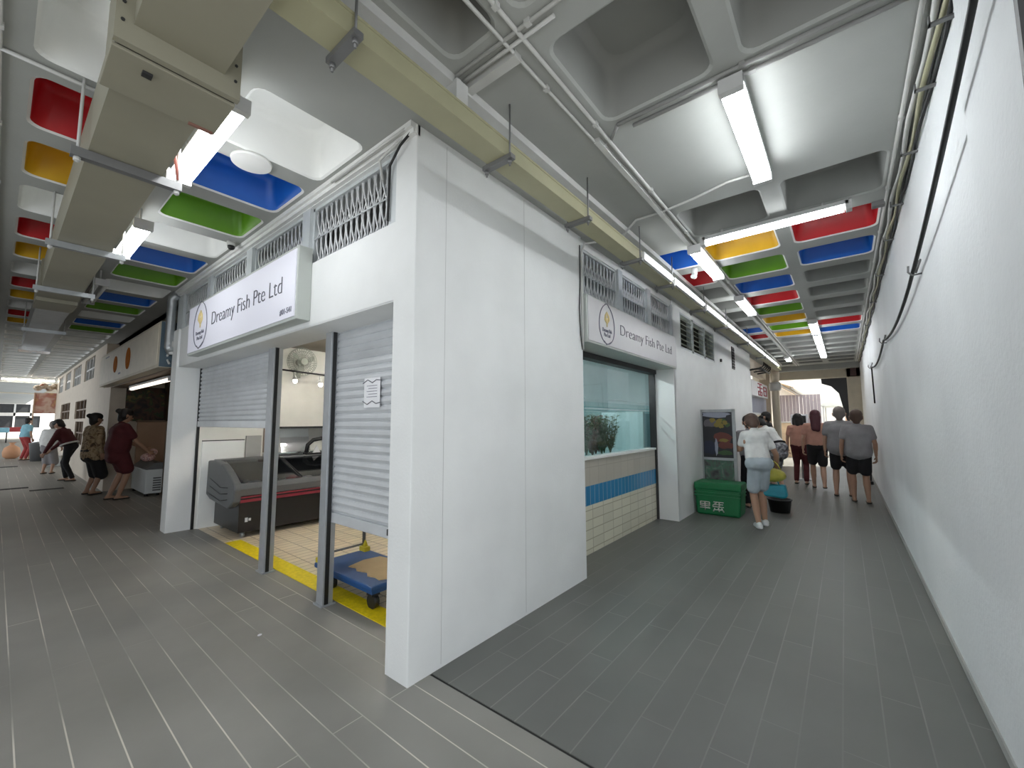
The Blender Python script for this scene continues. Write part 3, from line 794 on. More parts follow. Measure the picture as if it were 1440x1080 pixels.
for k in range(3):
    a = 2 * PI * k / 3 + .4; m = MB()
    pts = []
    for s_ in (-1, 1):
        for j in range(6):
            r_ = .04 + .155 * (j if s_ < 0 else 5 - j) / 5; w_ = .35 * math.sin(PI * (.15 + .75 * (j if s_ < 0 else 5 - j) / 5))
            pts.append((r_, a + s_ * w_))
    v0 = [m.bm.verts.new((c.x + r_ * math.cos(t_), c.y + .01 + .02 * (1 if i < 6 else -1), c.z + r_ * math.sin(t_))) for i, (r_, t_) in enumerate(pts)]
    v1 = [m.bm.verts.new(v.co + Vector((0, .004, 0))) for v in v0]
    m._f(v0); m._f(v1[::-1])
    for i in range(12): m._f([v0[i], v0[(i + 1) % 12], v1[(i + 1) % 12], v1[i]])
    m.build('blade', 'fan', t)
m = MB(); m.frus((c.x, c.y + .04, c.z), (c.x, c.y + .15, c.z), .07, .05, 16); m.tube([(c.x, c.y + .12, c.z), (c.x, c.y + .14, c.z - .14), (c.x, 4.85, c.z - .17)], .018, 8); m.box(c.x - .05, c.x + .05, 4.84, 4.86, c.z - .24, c.z - .1); m.build('motor_bracket', 'fan', t)
# track with spot lamps
m = MB(); m.tube([(.95, 4.45, 2.16), (2.3, 4.45, 2.10)], .013, 8)
tag(m.build('lighting_rail', 'black'), 'thin black lighting rail crossing in front of the wall fan', 'lighting rail')
for x, z, nm in ((1.28, 2.01, 'small lit spot lamp under the black rail, left of the fan'), (1.66, 1.98, 'small lit spot lamp under the black rail, right of the fan')):
    t = thing('spot_lamp', nm, 'lamp', (x, 4.45, z), 'spot lamps on the rail')
    m = MB(); m.tube([(x, 4.45, z + .13), (x, 4.45, z + .05)], .008, 6); m.frus((x, 4.45, z + .06), (x, 4.43, z), .02, .035, 12); m.build('shade', 'lamp_body', t)
    m = MB(); m.sphere((x, 4.42, z - .012), .03, seg=12, rings=8); m.build('bulb', mat('spot_bulb', (1, 1, 1), .4, var=0, emit=(1, .93, .8), estr=45), t)
m = MB(); m.frus((.62, 3.2, 2.545), (.62, 3.2, 2.562), .07, .07, 18)
tag(m.build('downlight', mat('downlight_disc', (1, 1, 1), .4, var=0, emit=(1, .90, .74), estr=14)), 'round recessed downlight in the shop ceiling behind the half raised shutter', 'lamp')
t = thing('batten_lamp', 'fluorescent batten on the ceiling inside the shop', 'lamp', (1.7, 2.9, 2.56))
m = MB(); m.box(1.0, 2.2, 2.86, 2.94, 2.53, 2.56); m.build('housing', 'lamp_body', t)
m = MB(); m.tube([(1.02, 2.9, 2.515), (2.18, 2.9, 2.515)], .015, 10); m.build('tube', mat('shop_tube', (1, 1, 1), .4, var=0, emit=(1, .96, .88), estr=210), t)
# platform trolley with cardboard
t = thing('platform_trolley', 'blue plastic platform trolley with yellow brackets and folding steel handle', 'trolley', (.57, 1.29, 0))
m = MB(); m.box(.33, .82, .86, 1.72, .165, .205, bev=.012); m.box(.35, .80, .88, 1.70, .14, .17); m.build('deck', 'blue_plastic', t)
for x, y in ((.42, .97), (.42, 1.58), (.74, .97), (.74, 1.58)):
    m = MB(); m.frus((x - .02, y, .055), (x + .02, y, .055), .055, None, 14); m.box(x - .035, x + .035, y - .035, y + .035, .10, .142); m.build('caster', 'black', t)
for x in (.37, .78):
    m = MB(); m.box(x - .03, x + .03, 1.63, 1.72, .204, .245, bev=.006); m.prism([(x - .02, .245), (x + .02, .245), (x, .30)], 'Y', 1.655, 1.70); m.build('bracket', 'yellow_plastic', t)
m = MB(); m.tube([(.37, 1.69, .21), (.37, 1.70, .74), (.41, 1.70, .80), (.74, 1.70, .80), (.78, 1.70, .74), (.78, 1.69, .21)], .014, 8); m.tube([(.37, 1.69, .265), (.78, 1.69, .265)], .01, 8)
hn = m.build('handle', 'rod', t)
m = MB(); m.box(.385, .765, 1.692, 1.708, .50, .76); m.build('handle_plate', 'dark_metal', hn)
m = MB()
ed = [(.45, 1.38), (.47, 1.30), (.44, 1.24), (.47, 1.14), (.43, 1.07), (.45, 1.0), (.44, .93), (.52, .89), (.70, .90), (.79, .98), (.80, 1.2), (.76, 1.40), (.62, 1.43)]
m.prism(ed, 'Z', .206, .212)
tag(m.build('cardboard_sheet', 'cardboard'), 'torn brown cardboard sheet lying on the blue trolley', 'cardboard')
# tank behind the window
t = thing('fish_tank', 'long glass fish tank full of waterweed behind the shop window', 'fish tank', (4.5, .75, 0))
m = MB(); m.box(2.7, 6.3, .40, 1.1, 0, .95); m.build('stand', 'pale_cyan', t)
m = MB()
for a in ((2.7, 6.3, .40, .408), (2.7, 6.3, 1.092, 1.1), (2.7, 2.708, .40, 1.1), (6.292, 6.3, .40, 1.1)): m.box(*a, .95, 1.62)
m.build('glass_walls', 'tank_glass', t)
m = MB(); m.box(2.7, 6.3, .397, .412, 1.535, 1.55); m.box(2.7, 6.3, 1.088, 1.105, 1.535, 1.55); m.box(4.46, 4.52, .42, 1.08, .95, 1.53); m.box(2.7, 6.3, .397, .408, 1.655, 1.665); m.build('rim', 'pale_cyan', t)
m = MB(); m.box(4.55, 6.25, .85, .88, .95, 1.53); m.build('divider_panel', mat('light_blue_panel', (.42, .56, .64), .4), t)
random.seed(3)
for i in range(12):
    x = 3.02 + .085 * i; y = (.62, .75, .88)[i % 3]; red = i % 4 == 3
    t = thing('waterweed', ('tuft of reddish' if red else 'tuft of dark green') + ' feathery waterweed growing behind the shop window glass', 'water plant', (x, y, .96), 'waterweed in the tank')
    m = MB()
    for k in range(15):
        a = random.random() * 6.28; l_ = .3 + random.random() * .25; sp = .04 + random.random() * .12
        p = [(x + sp * q * math.cos(a) + .01 * math.sin(q * 9 + k), y + sp * q * math.sin(a), .96 + l_ * q) for q in (0, .3, .6, 1)]
        m.tube(p, [.005, .005, .004, .002], 4)
        for j in range(9):
            q = .2 + .8 * j / 9; bx_, by_, bz_ = x + sp * q * math.cos(a), y + sp * q * math.sin(a), .96 + l_ * q
            for sg in (0, 2.1, 4.2):
                b2 = a + sg + j
                v = Vector((bx_, by_, bz_)); d = Vector((math.cos(b2), math.sin(b2), .5)) * .055; n_ = Vector((-math.sin(b2), math.cos(b2), 0)) * .011
                m.quad(v, v + d * .5 + n_, v + d, v + d * .5 - n_)
    m.build('fronds', 'leaf2' if red else 'leaf', t)
t = thing('batten_lamp', 'added fluorescent batten that brightens the tank room behind the window', 'lamp', (3.8, 1.2, 2.56))  # lamp added only to brighten the tank room
m = MB(); m.box(3.2, 4.4, 1.16, 1.24, 2.53, 2.56); m.build('housing', 'lamp_body', t)
m = MB(); m.tube([(3.22, 1.2, 2.515), (4.38, 1.2, 2.515)], .015, 10); m.build('tube', mat('tank_fill_tube', (1, 1, 1), .4, var=0, emit=(.92, .98, 1), estr=190), t)
m = MB(); m.box(1.955, 2.08, .315, .334, 2.03, 2.085)
tag(m.build('warning_sticker', 'yellow_plastic'), 'small yellow sticker at the top corner of the tank window', 'sticker')
# ------------------------------------------------------------------ overhead lamps
def batten(label, p0, p1, z, wide=.09, tubes=1, group='fluorescent battens on the ceiling', mt='tube_mid', top=Zc, hw=.5):
    """surface batten from p0 to p1 (xy), hung under the slab"""
    p0 = Vector((*p0, z)); p1 = Vector((*p1, z)); d = (p1 - p0); L = d.length; d.normalize(); n = Vector((-d.y, d.x, 0)); c = (p0 + p1) / 2
    t = thing('batten_lamp', label, 'lamp', (c.x, c.y, z), group)
    def bx(m, a0, a1, w0, w1, z0, z1):
        P = [p0 + d * a + n * w_ for a in (a0, a1) for w_ in (w0, w1)]
        xs = [p.x for p in P]; ys = [p.y for p in P]; m.box(min(xs), max(xs), min(ys), max(ys), z0, z1)
    m = MB(); bx(m, 0, L, -wide * hw, wide * hw, z + .032, z + .065); hs = m.build('housing', 'lamp_body', t)
    if top - z > .07:
        m = MB()
        for a in (L * .15, L * .85): m.tube([p0 + d * a + Vector((0, 0, .06)), p0 + d * a + Vector((0, 0, top - z))], .008, 6)
        m.build('mount', 'pipe_white', t)
    for a in (0, L):
        m = MB(); bx(m, a - .02, a + .02, -wide / 2, wide / 2, z - .015, z + .06); m.build('end_cap', 'lamp_body', hs)
    offs = [0] if tubes == 1 else [-wide * .3, wide * .3]
    for o in offs:
        m = MB(); m.tube([p0 + d * .03 + n * o + Vector((0, 0, .008)), p1 - d * .03 + n * o + Vector((0, 0, .008))], .020 if tubes == 2 else .026, 10); m.build('tube', mt, t)
    return t
batten('bright fluorescent batten nearest the right-hand wall, pointing down the passage', (.74, -1.53), (1.76, -1.53), 3.05, .11, 2, mt='tube')
batten('long single fluorescent batten set across the passage before the coloured coffers', (2.64, -.93), (2.64, -2.0), 3.06, .07, 1)
batten('twin fluorescent batten beside the bright blue and red coffers over the passage', (2.76, -.815), (3.78, -.815), 3.065, .12, 2)
batten('twin fluorescent batten after the dark coffers, second along the conduit', (4.9, -.83), (5.95, -.83), 3.065, .12, 2)
for i, nm in enumerate(('nearest', 'second', 'third', 'farthest')):
    batten('twin fluorescent batten, %s of the line of four near the passage end' % nm, (7.2 + 1.28 * i, -1.54), (8.36 + 1.28 * i, -1.54), 3.06, .13, 2)
batten('short lone fluorescent batten by the end of the passage', (11.8, -.75), (12.45, -.75), 3.06, .12, 2)
batten('glaring fluorescent batten beside the cream duct, nearest the crossing', (-.815, .39), (-.815, 1.40), 2.955, .13, 2, hw=.34)
batten('fluorescent batten beside the cream duct, next after the glaring one', (-.815, 2.42), (-.815, 3.36), 2.955, .12, 2, hw=.34)
batten('dark unlit batten beside the far end of the cream duct', (-.80, 4.6), (-.80, 5.75), 2.955, .12, 2, mt='lamp_body')
batten('fluorescent batten across the far end of the left passage, under the beam', (-1.45, 22.8), (-.05, 22.8), 3.04, .10, 1, mt='tube_warm')
batten('distant fluorescent batten in the hall beyond the left passage', (-1.5, 38), (.2, 38), 3.2, .1, 1, mt='tube_warm', top=3.5)
batten('fluorescent tube under the canopy of the dim stall', (.16, 6.0), (.16, 8.9), 2.03, .07, 1, mt=mat('stall_tube', (1, 1, 1), .4, var=0, emit=(1, .85, .7), estr=2.2), top=2.12)
m = MB(); m.box(.0, .3, 5.2, 10.0, 2.115, 2.2); struct(m.build('trim_stall_head', 'brown_strip'))

# ------------------------------------------------------------------ trunking hung on rods, with slim lamps
t = thing('cable_trunking', 'long cream cable trunking hung on rods along the white corner wall', 'trunking', (5, -.437, 2.86))
m = MB(); m.box(-.945, 13.0, -.505, -.37, 2.862, 2.95); m.build('tray', 'pipe_cream', t)
m = MB(); m.box(-.945, 13.0, -.508, -.366, 2.945, 2.958); m.build('lid', 'pipe_cream', t)
m = MB(); m.box(-.12, -.04, -.46, -.38, 2.958, 3.12); m.build('riser', 'pipe_white', t)
t0 = None
TN = ['at the near left, over the left passage', 'right above the white corner wall', 'second past the white corner', 'above the tank window sign', 'near the louvre windows', 'by the slot vent', 'sixth along the passage', 'seventh along the passage', 'last along the passage']
for i, x in enumerate((-.70, .225, 1.12, 2.095, 3.0, 4.29, 5.60, 7.40, 9.60)):
    lab = 'zinc trapeze hanger holding the cream trunking, ' + TN[i]
    if t0 is None:
        t0 = t = thing('trapeze_hanger', lab, 'hanger', (x, -.437, 2.85), 'hangers of the trunking')
        m = MB(); m.box(x - .02, x + .02, -.545, -.335, 2.835, 2.86); m.build('channel', 'rod', t)
        for y in (-.522, -.352):
            m = MB(); m.tube([(x, y, 2.80), (x, y, Zc)], .0055, 6); m.frus((x, y, 2.815), (x, y, 2.835), .012, None, 6); m.build('rod', 'rod', t)
    else:
        dup(t0, (x, -.437, 2.85), lab)
seg = [(2.16, 2.96), (3.04, 4.22), (4.36, 5.54), (5.66, 6.5), (6.54, 7.34), (7.46, 8.5), (8.54, 9.54), (9.66, 10.8), (10.9, 12.0)]
for i, (a, b_) in enumerate(seg):
    t = thing('slim_lamp', 'slim white tube lamp fixed on the hanging trunking, ' + ('nearest the corner' if i == 0 else 'farthest along the passage' if i == 8 else 'number %s from the corner end' % ['two', 'three', 'four', 'five', 'six', 'seven', 'eight'][i - 1]), 'lamp', ((a + b_) / 2, -.52, 2.9), 'slim lamps on the trunking')
    m = MB(); m.box(a, b_, -.535, -.508, 2.87, 2.945); m.build('housing', 'lamp_body', t)
    m = MB(); m.tube([(a + .02, -.548, 2.90), (b_ - .02, -.546, 2.90)], .011, 8); m.build('tube', 'tube_dim', t)

# ------------------------------------------------------------------ conduits on ceiling and wall
def conduit(label, paths, r=.011, mt='pipe_white', name='conduit', cat='conduit', clips=True, group=None):
    t = thing(name, label, cat, paths[0][0], group)
    for p in paths:
        m = MB(); m.tube(p, r, 8); m.build('pipe', mt, t)
    if clips:
        m = MB()
        for p in paths:
            for a, b_ in zip(p, p[1:]):
                a = Vector(a); b_ = Vector(b_); L = (b_ - a).length
                if L < .5: continue
                for k in range(int(L / .9)):
                    c = a.lerp(b_, (k + .5) / int(L / .9) if int(L / .9) else .5)
                    m.box(c.x - .014, c.x + .014, c.y - .014, c.y + .014, c.z - .010, c.z + .013)
        if len(m.bm.verts): m.build('saddle', mt, t)
        else: m.bm.free()
    return t
zc_ = Zc - .014
conduit('white conduit running the length of the passage ceiling past the battens', [[(-2.5, -.83, zc_), (14.6, -.83, zc_)]], .0105)
conduit('white conduit parallel to the long one, ending over the crossing', [[(-2.5, -.735, zc_), (.80, -.755, zc_), (.86, -.80, zc_)]], .0095)
m = MB(); m.box(.78, 14.5, -.79, -.755, Zc - .03, Zc)
tag(m.build('mini_trunking', 'pipe_white'), 'thin white mini trunking beside the long ceiling conduit', 'trunking')
t = thing('white_trunking', 'white square ceiling trunking running above the cream hanging one', 'trunking', (4, -.40, 3.12))
m = MB(); m.box(-2.4, 14.0, -.43, -.37, 3.115, Zc); m.build('body', 'pipe_white', t)
m = MB(); m.box(-2.4, 14.0, -.434, -.366, 3.108, 3.117); m.build('lid', 'pipe_white', t)
conduit('pair of white conduits crossing the ceiling from the white trunking to the coffers', [[(-.105, -.44, zc_), (-.105, -2.25, zc_)], [(-.06, -.44, zc_ - .002), (-.06, -1.0, zc_)]], .0095)
m = MB(); m.box(-.03, .02, -.76, -.40, Zc - .035, Zc)
tag(m.build('mini_trunking', 'pipe_white'), 'short white mini trunking crossing beside the pair of conduits at the corner', 'trunking')
conduit('pair of grey conduits across the ceiling beside the bright batten', [[(.735, -.93, zc_), (.735, -2.24, zc_)], [(.80, -1.0, zc_), (.80, -2.24, zc_)], [(.735, -.93, zc_), (.83, -.85, zc_)]], .011, mt=mat('grey_conduit', (.30, .30, .29), .5))
conduit('bent white conduit from the trunking across to the far end of the bright batten', [[(2.05, -.34, zc_ - .05), (2.03, -.40, zc_ - .05), (1.93, -.56, zc_), (1.93, -.80, zc_), (1.88, -1.05, zc_), (1.80, -1.30, zc_), (1.80, -1.5, zc_)]], .010)
conduit('white conduit dropping down the edge of the white wall beside the tank window sign', [[(2.25, -.36, 3.13), (2.1, -.2, 3.12), (1.965, -.03, 3.09), (1.93, -.016, 3.0), (1.93, -.016, 2.6), (1.93, -.016, 2.06)]], .010)
m = MB(); m.tube([(1.905, -.012, 3.06), (1.90, -.012, 2.7), (1.88, -.012, 2.45), (1.895, -.012, 2.2), (1.925, -.012, 2.06)], .005, 6)
tag(m.build('loose_wire', 'black_rubber'), 'thin black wire hanging beside the white drop conduit', 'wire')
conduit('straight white conduit along the top of the right-hand wall, outermost of the bundle', [[(.3, -2.235, zc_), (14.4, -2.235, zc_)]], .011)
random.seed(11)
def wavy(x0, x1, y, z, a, n=26, ph=0):
    return [(x0 + (x1 - x0) * k / n, y + a * math.sin(k * 1.3 + ph), z + a * .7 * math.cos(k * 1.7 + ph)) for k in range(n + 1)]
for i, (y, z, r, mt, nm) in enumerate(((-2.275, 3.135, .013, 'pipe_white', 'white cable, sagging, in the bundle at the top of the right-hand wall'),
                                       (-2.295, 3.10, .012, 'pipe_cream', 'cream cable in the bundle at the top of the right-hand wall'),
                                       (-2.31, 3.145, .010, 'rod', 'grey cable in the corner of ceiling and right-hand wall'),
                                       (-2.315, 3.075, .009, 'black_rubber', 'black cable lowest in the bundle at the top of the right-hand wall'))):
    m = MB(); m.tube(wavy(.32, 14.3, y, z, .009, 60, i * 2.0), r, 7)
    tag(m.build('cable', mt), nm, 'cable', 'cables along the top of the wall')
for x in (.9, 1.35, 2.0, 2.8, 3.6, 4.8, 6.2, 8, 10):
    m = MB(); m.box(x - .012, x + .012, -2.327, -2.25, 3.052, 3.060); m.box(x - .012, x + .012, -2.256, -2.25, 3.052, 3.09)
    tag(m.build('cable_clip', 'rod'), 'small metal clip under the cable bundle at the top of the right-hand wall', 'clip', 'clips along the top of the wall')
m = MB(); m.box(2.87, 2.93, -2.23, -2.15, 3.12, Zc)
tag(m.build('junction_box', 'rod'), 'small grey junction box on the ceiling beside the red coffer at the right-hand wall', 'junction box')
# black cable slung between hooks on the right wall
def sag(a, b_, s, n=10):
    a = Vector(a); b_ = Vector(b_); return [a.lerp(b_, k / n) - Vector((0, 0, s * 4 * (k / n) * (1 - k / n))) for k in range(n + 1)]
P_ = [(.1, -2.26, 2.80)] + [tuple(v) for v in sag((.35, -2.262, 2.68), (2.27, -2.29, 2.39), .03)] + [tuple(v) for v in sag((2.27, -2.29, 2.385), (5.2, -2.30, 2.36), .10)][1:] + [tuple(v) for v in sag((5.2, -2.30, 2.36), (8.3, -2.30, 2.36), .12)][1:] + [(8.35, -2.31, 2.3), (8.4, -2.315, 1.7)]
m = MB(); m.tube(P_, .011, 8)
tag(m.build('slung_cable', 'black_rubber'), 'thick black cable slung in loops from hooks along the right-hand wall', 'cable')
for x, z, nm in ((2.27, 2.385, 'nearest of the hooks'), (5.2, 2.36, 'middle one of the hooks'), (8.3, 2.36, 'farthest of the hooks')):
    m = MB(); m.tube([(x, -2.33, z - .03), (x, -2.28, z - .035), (x, -2.262, z - .01), (x, -2.265, z + .03)], .006, 6); m.tube([(x - .02, -2.325, z + .06), (x, -2.30, z - .02), (x + .05, -2.32, z + .07)], .006, 6)
    tag(m.build('cable_hook', 'rod'), 'bent wire hook on the right-hand wall, %s holding the black cable' % nm, 'hook', 'hooks holding the black cable')
# cables at the corner pier top
conduit('pair of pale conduits running down the ceiling edge at the corner pier', [[(.0, .05, 3.13), (-.03, .12, 3.10), (-.03, .34, 3.06), (.01, .36, 2.95)], [(-.03, .02, 3.15), (-.055, .10, 3.12), (-.055, .9, 3.115)]], .009, clips=False)
m = MB(); m.tube([(-.02, .02, 3.12), (-.035, .12, 3.06), (-.02, .24, 2.99), (-.012, .255, 2.9), (-.012, .262, 2.64)], .008, 6)
tag(m.build('loose_wire', 'black_rubber'), 'dark wire running from the corner pier top to the edge of the nearest grille', 'wire')
# drain pipe at the far end of the shop front
t = thing('downpipe', 'grey downpipe bracketed beside the far end of the lit sign', 'pipe', (-.06, 5.2, 2.25))
m = MB(); m.tube([(-.03, 5.05, 3.12), (-.06, 5.12, 3.06), (-.06, 5.14, 2.95), (-.06, 5.14, 2.40), (-.04, 5.12, 2.33)], .055, 12); m.build('pipe', 'grey_metal', t)
t = thing('wall_bracket', 'white junction box with a lever under the grey downpipe', 'junction box', (-.05, 5.1, 2.2))
m = MB(); m.box(-.07, -.02, 5.09, 5.18, 2.30, 2.48, bev=.008); m.build('box', 'pipe_white', t)
m = MB(); m.tube([(-.06, 5.17, 2.30), (-.06, 5.25, 2.27), (-.05, 5.13, 2.18)], .014, 6); m.build('lever', 'pipe_white', t)

# ------------------------------------------------------------------ cream duct of the left passage
t = thing('air_duct', 'cream rectangular ceiling duct with a dropped damper box, running down the left passage', 'duct', (-1.1, 3, 2.75))
m = MB(); m.box(-1.235, -.955, -2.2, .055, 2.835, 3.06); m.build('near_section', 'duct', t)
m = MB(); m.box(-1.285, -.895, .045, .075, 2.755, 3.11); f_ = m.build('flange', 'duct', t)
m = MB()
for x in (-1.265, -.915):
    for z in (2.83, 2.90, 3.0): m.frus((x, .040, z), (x, .046, z), .006, None, 8)
for v in (): pass
m.build('screw', 'dark_metal', f_)
m = MB(); m.box(-1.275, -.90, .075, .36, 2.775, 3.10); m.build('damper_box', 'duct', t)
m = MB(); m.box(-1.285, -.90, .085, .365, 2.745, 2.76, bev=.003); ac = m.build('access_panel', 'duct', t)
m = MB(); m.box(-1.19, -1.16, .14, .17, 2.735, 2.746); m.build('latch', 'dark_metal', ac)
m = MB(); m.box(-1.27, -.905, .08, .095, 2.76, 2.776); m.build('gap_shade', 'black', ac)  # black strip stands in for shade in the gap over the panel
m = MB(); m.box(-1.0, -.91, .34, .358, 2.738, 2.748); m.build('label_strip', mat('brown_label', (.25, .12, .09), .6), ac)
m = MB(); m.box(-1.25, -.955, .36, 4.45, 2.785, 3.08); m.build('long_section', 'duct', t)
for y0, y1, dz in ((4.45, 5.0, .02), (5.06, 5.6, -.01)):
    m = MB(); m.box(-1.265, -.94, y0, y1, 2.77 + dz, 3.08); m.build('joint_section', 'duct', t)
m = MB(); m.box(-1.24, -.95, 5.6, 10.2, 2.80, 3.06); m.build('far_section', 'grey_metal', t)
m = MB(); m.box(-1.28, -.88, 9.9, 10.3, 2.74, 2.80); m.build('outlet', 'chrome', t)
for i, (y, nm) in enumerate(((1.07, 'nearest the damper box'), (2.74, 'second from the crossing'), (4.42, 'third from the crossing'), (7.4, 'farthest from the crossing'))):
    t = thing('duct_hanger', 'zinc channel hanger across the underside of the cream duct, ' + nm, 'hanger', (-1.1, y, 2.76), 'hangers of the duct')
    m = MB(); m.box(-1.31, -.865, y - .022, y + .022, 2.735, 2.782); m.build('channel', 'rod' if i == 0 else 'grey_metal', t)
    for x in (-1.285, -.885):
        m = MB(); m.tube([(x, y, 2.71), (x, y, Zc + .02)], .007, 6); m.frus((x, y, 2.715), (x, y, 2.737), .014, None, 6); m.build('rod', 'pipe_white', t)
conduit('thin red-banded conduit beside the glaring batten and duct', [[(-.93, .38, 3.1), (-.925, .9, 3.1), (-.92, 1.05, 3.02), (-.885, 1.06, 2.8)]], .008, mt=mat('reddish_conduit', (.45, .16, .13), .5), clips=False)
conduit('white conduits along the ceiling at the far left edge', [[(-1.56, -.5, zc_), (-1.56, 9, zc_)], [(-1.66, 1.1, zc_), (-.9, 1.12, zc_)]], .010)
m = MB(); m.frus((-.485, 1.155, 3.14), (-.485, 1.155, Zc), .118, .122, 28)
t = tag(m.build('ceiling_disc', 'rim'), 'flat round white disc on the ceiling rib before the blue coffer', 'ceiling fitting')
t = thing('dome_camera', 'small black dome camera on the white coffer above the lit sign', 'camera', (-.12, 2.72, 3.1))
m = MB(); m.frus((-.12, 2.72, 3.12), (-.12, 2.72, Zc), .035, .04, 14); m.build('base', 'pipe_white', t)
m = MB(); m.sphere((-.12, 2.72, 3.11), .032, seg=14, rings=8); m.build('dome', 'black', t)
t = thing('dome_camera', 'small white camera hanging under the red coffer beside the trunking rods', 'camera', (3.45, -.55, 3.1))
m = MB(); m.frus((3.5, -.62, 3.08), (3.5, -.62, Zc), .03, .035, 12); m.build('base', 'pipe_white', t)
m = MB(); m.frus((3.5, -.62, 3.06), (3.42, -.62, 3.04), .028, .024, 12); m.build('lens_barrel', 'pipe_white', t)
# ------------------------------------------------------------------ people
def fuse(mb, voxel, it=4, fac=.5):
    """one continuous skin out of overlapping tapered limbs"""
    me = bpy.data.meshes.new('t'); mb.bm.to_mesh(me); mb.bm.free()
    ob = bpy.data.objects.new('t', me); COL.objects.link(ob)
    r = ob.modifiers.new('r', 'REMESH'); r.mode = 'VOXEL'; r.voxel_size = voxel; r.use_smooth_shade = True
    s_ = ob.modifiers.new('s', 'SMOOTH'); s_.iterations = it; s_.factor = fac
    dg = bpy.context.evaluated_depsgraph_get(); dg.update()
    out = bpy.data.meshes.new_from_object(ob.evaluated_get(dg))
    bpy.data.objects.remove(ob); bpy.data.meshes.remove(me)
    return out

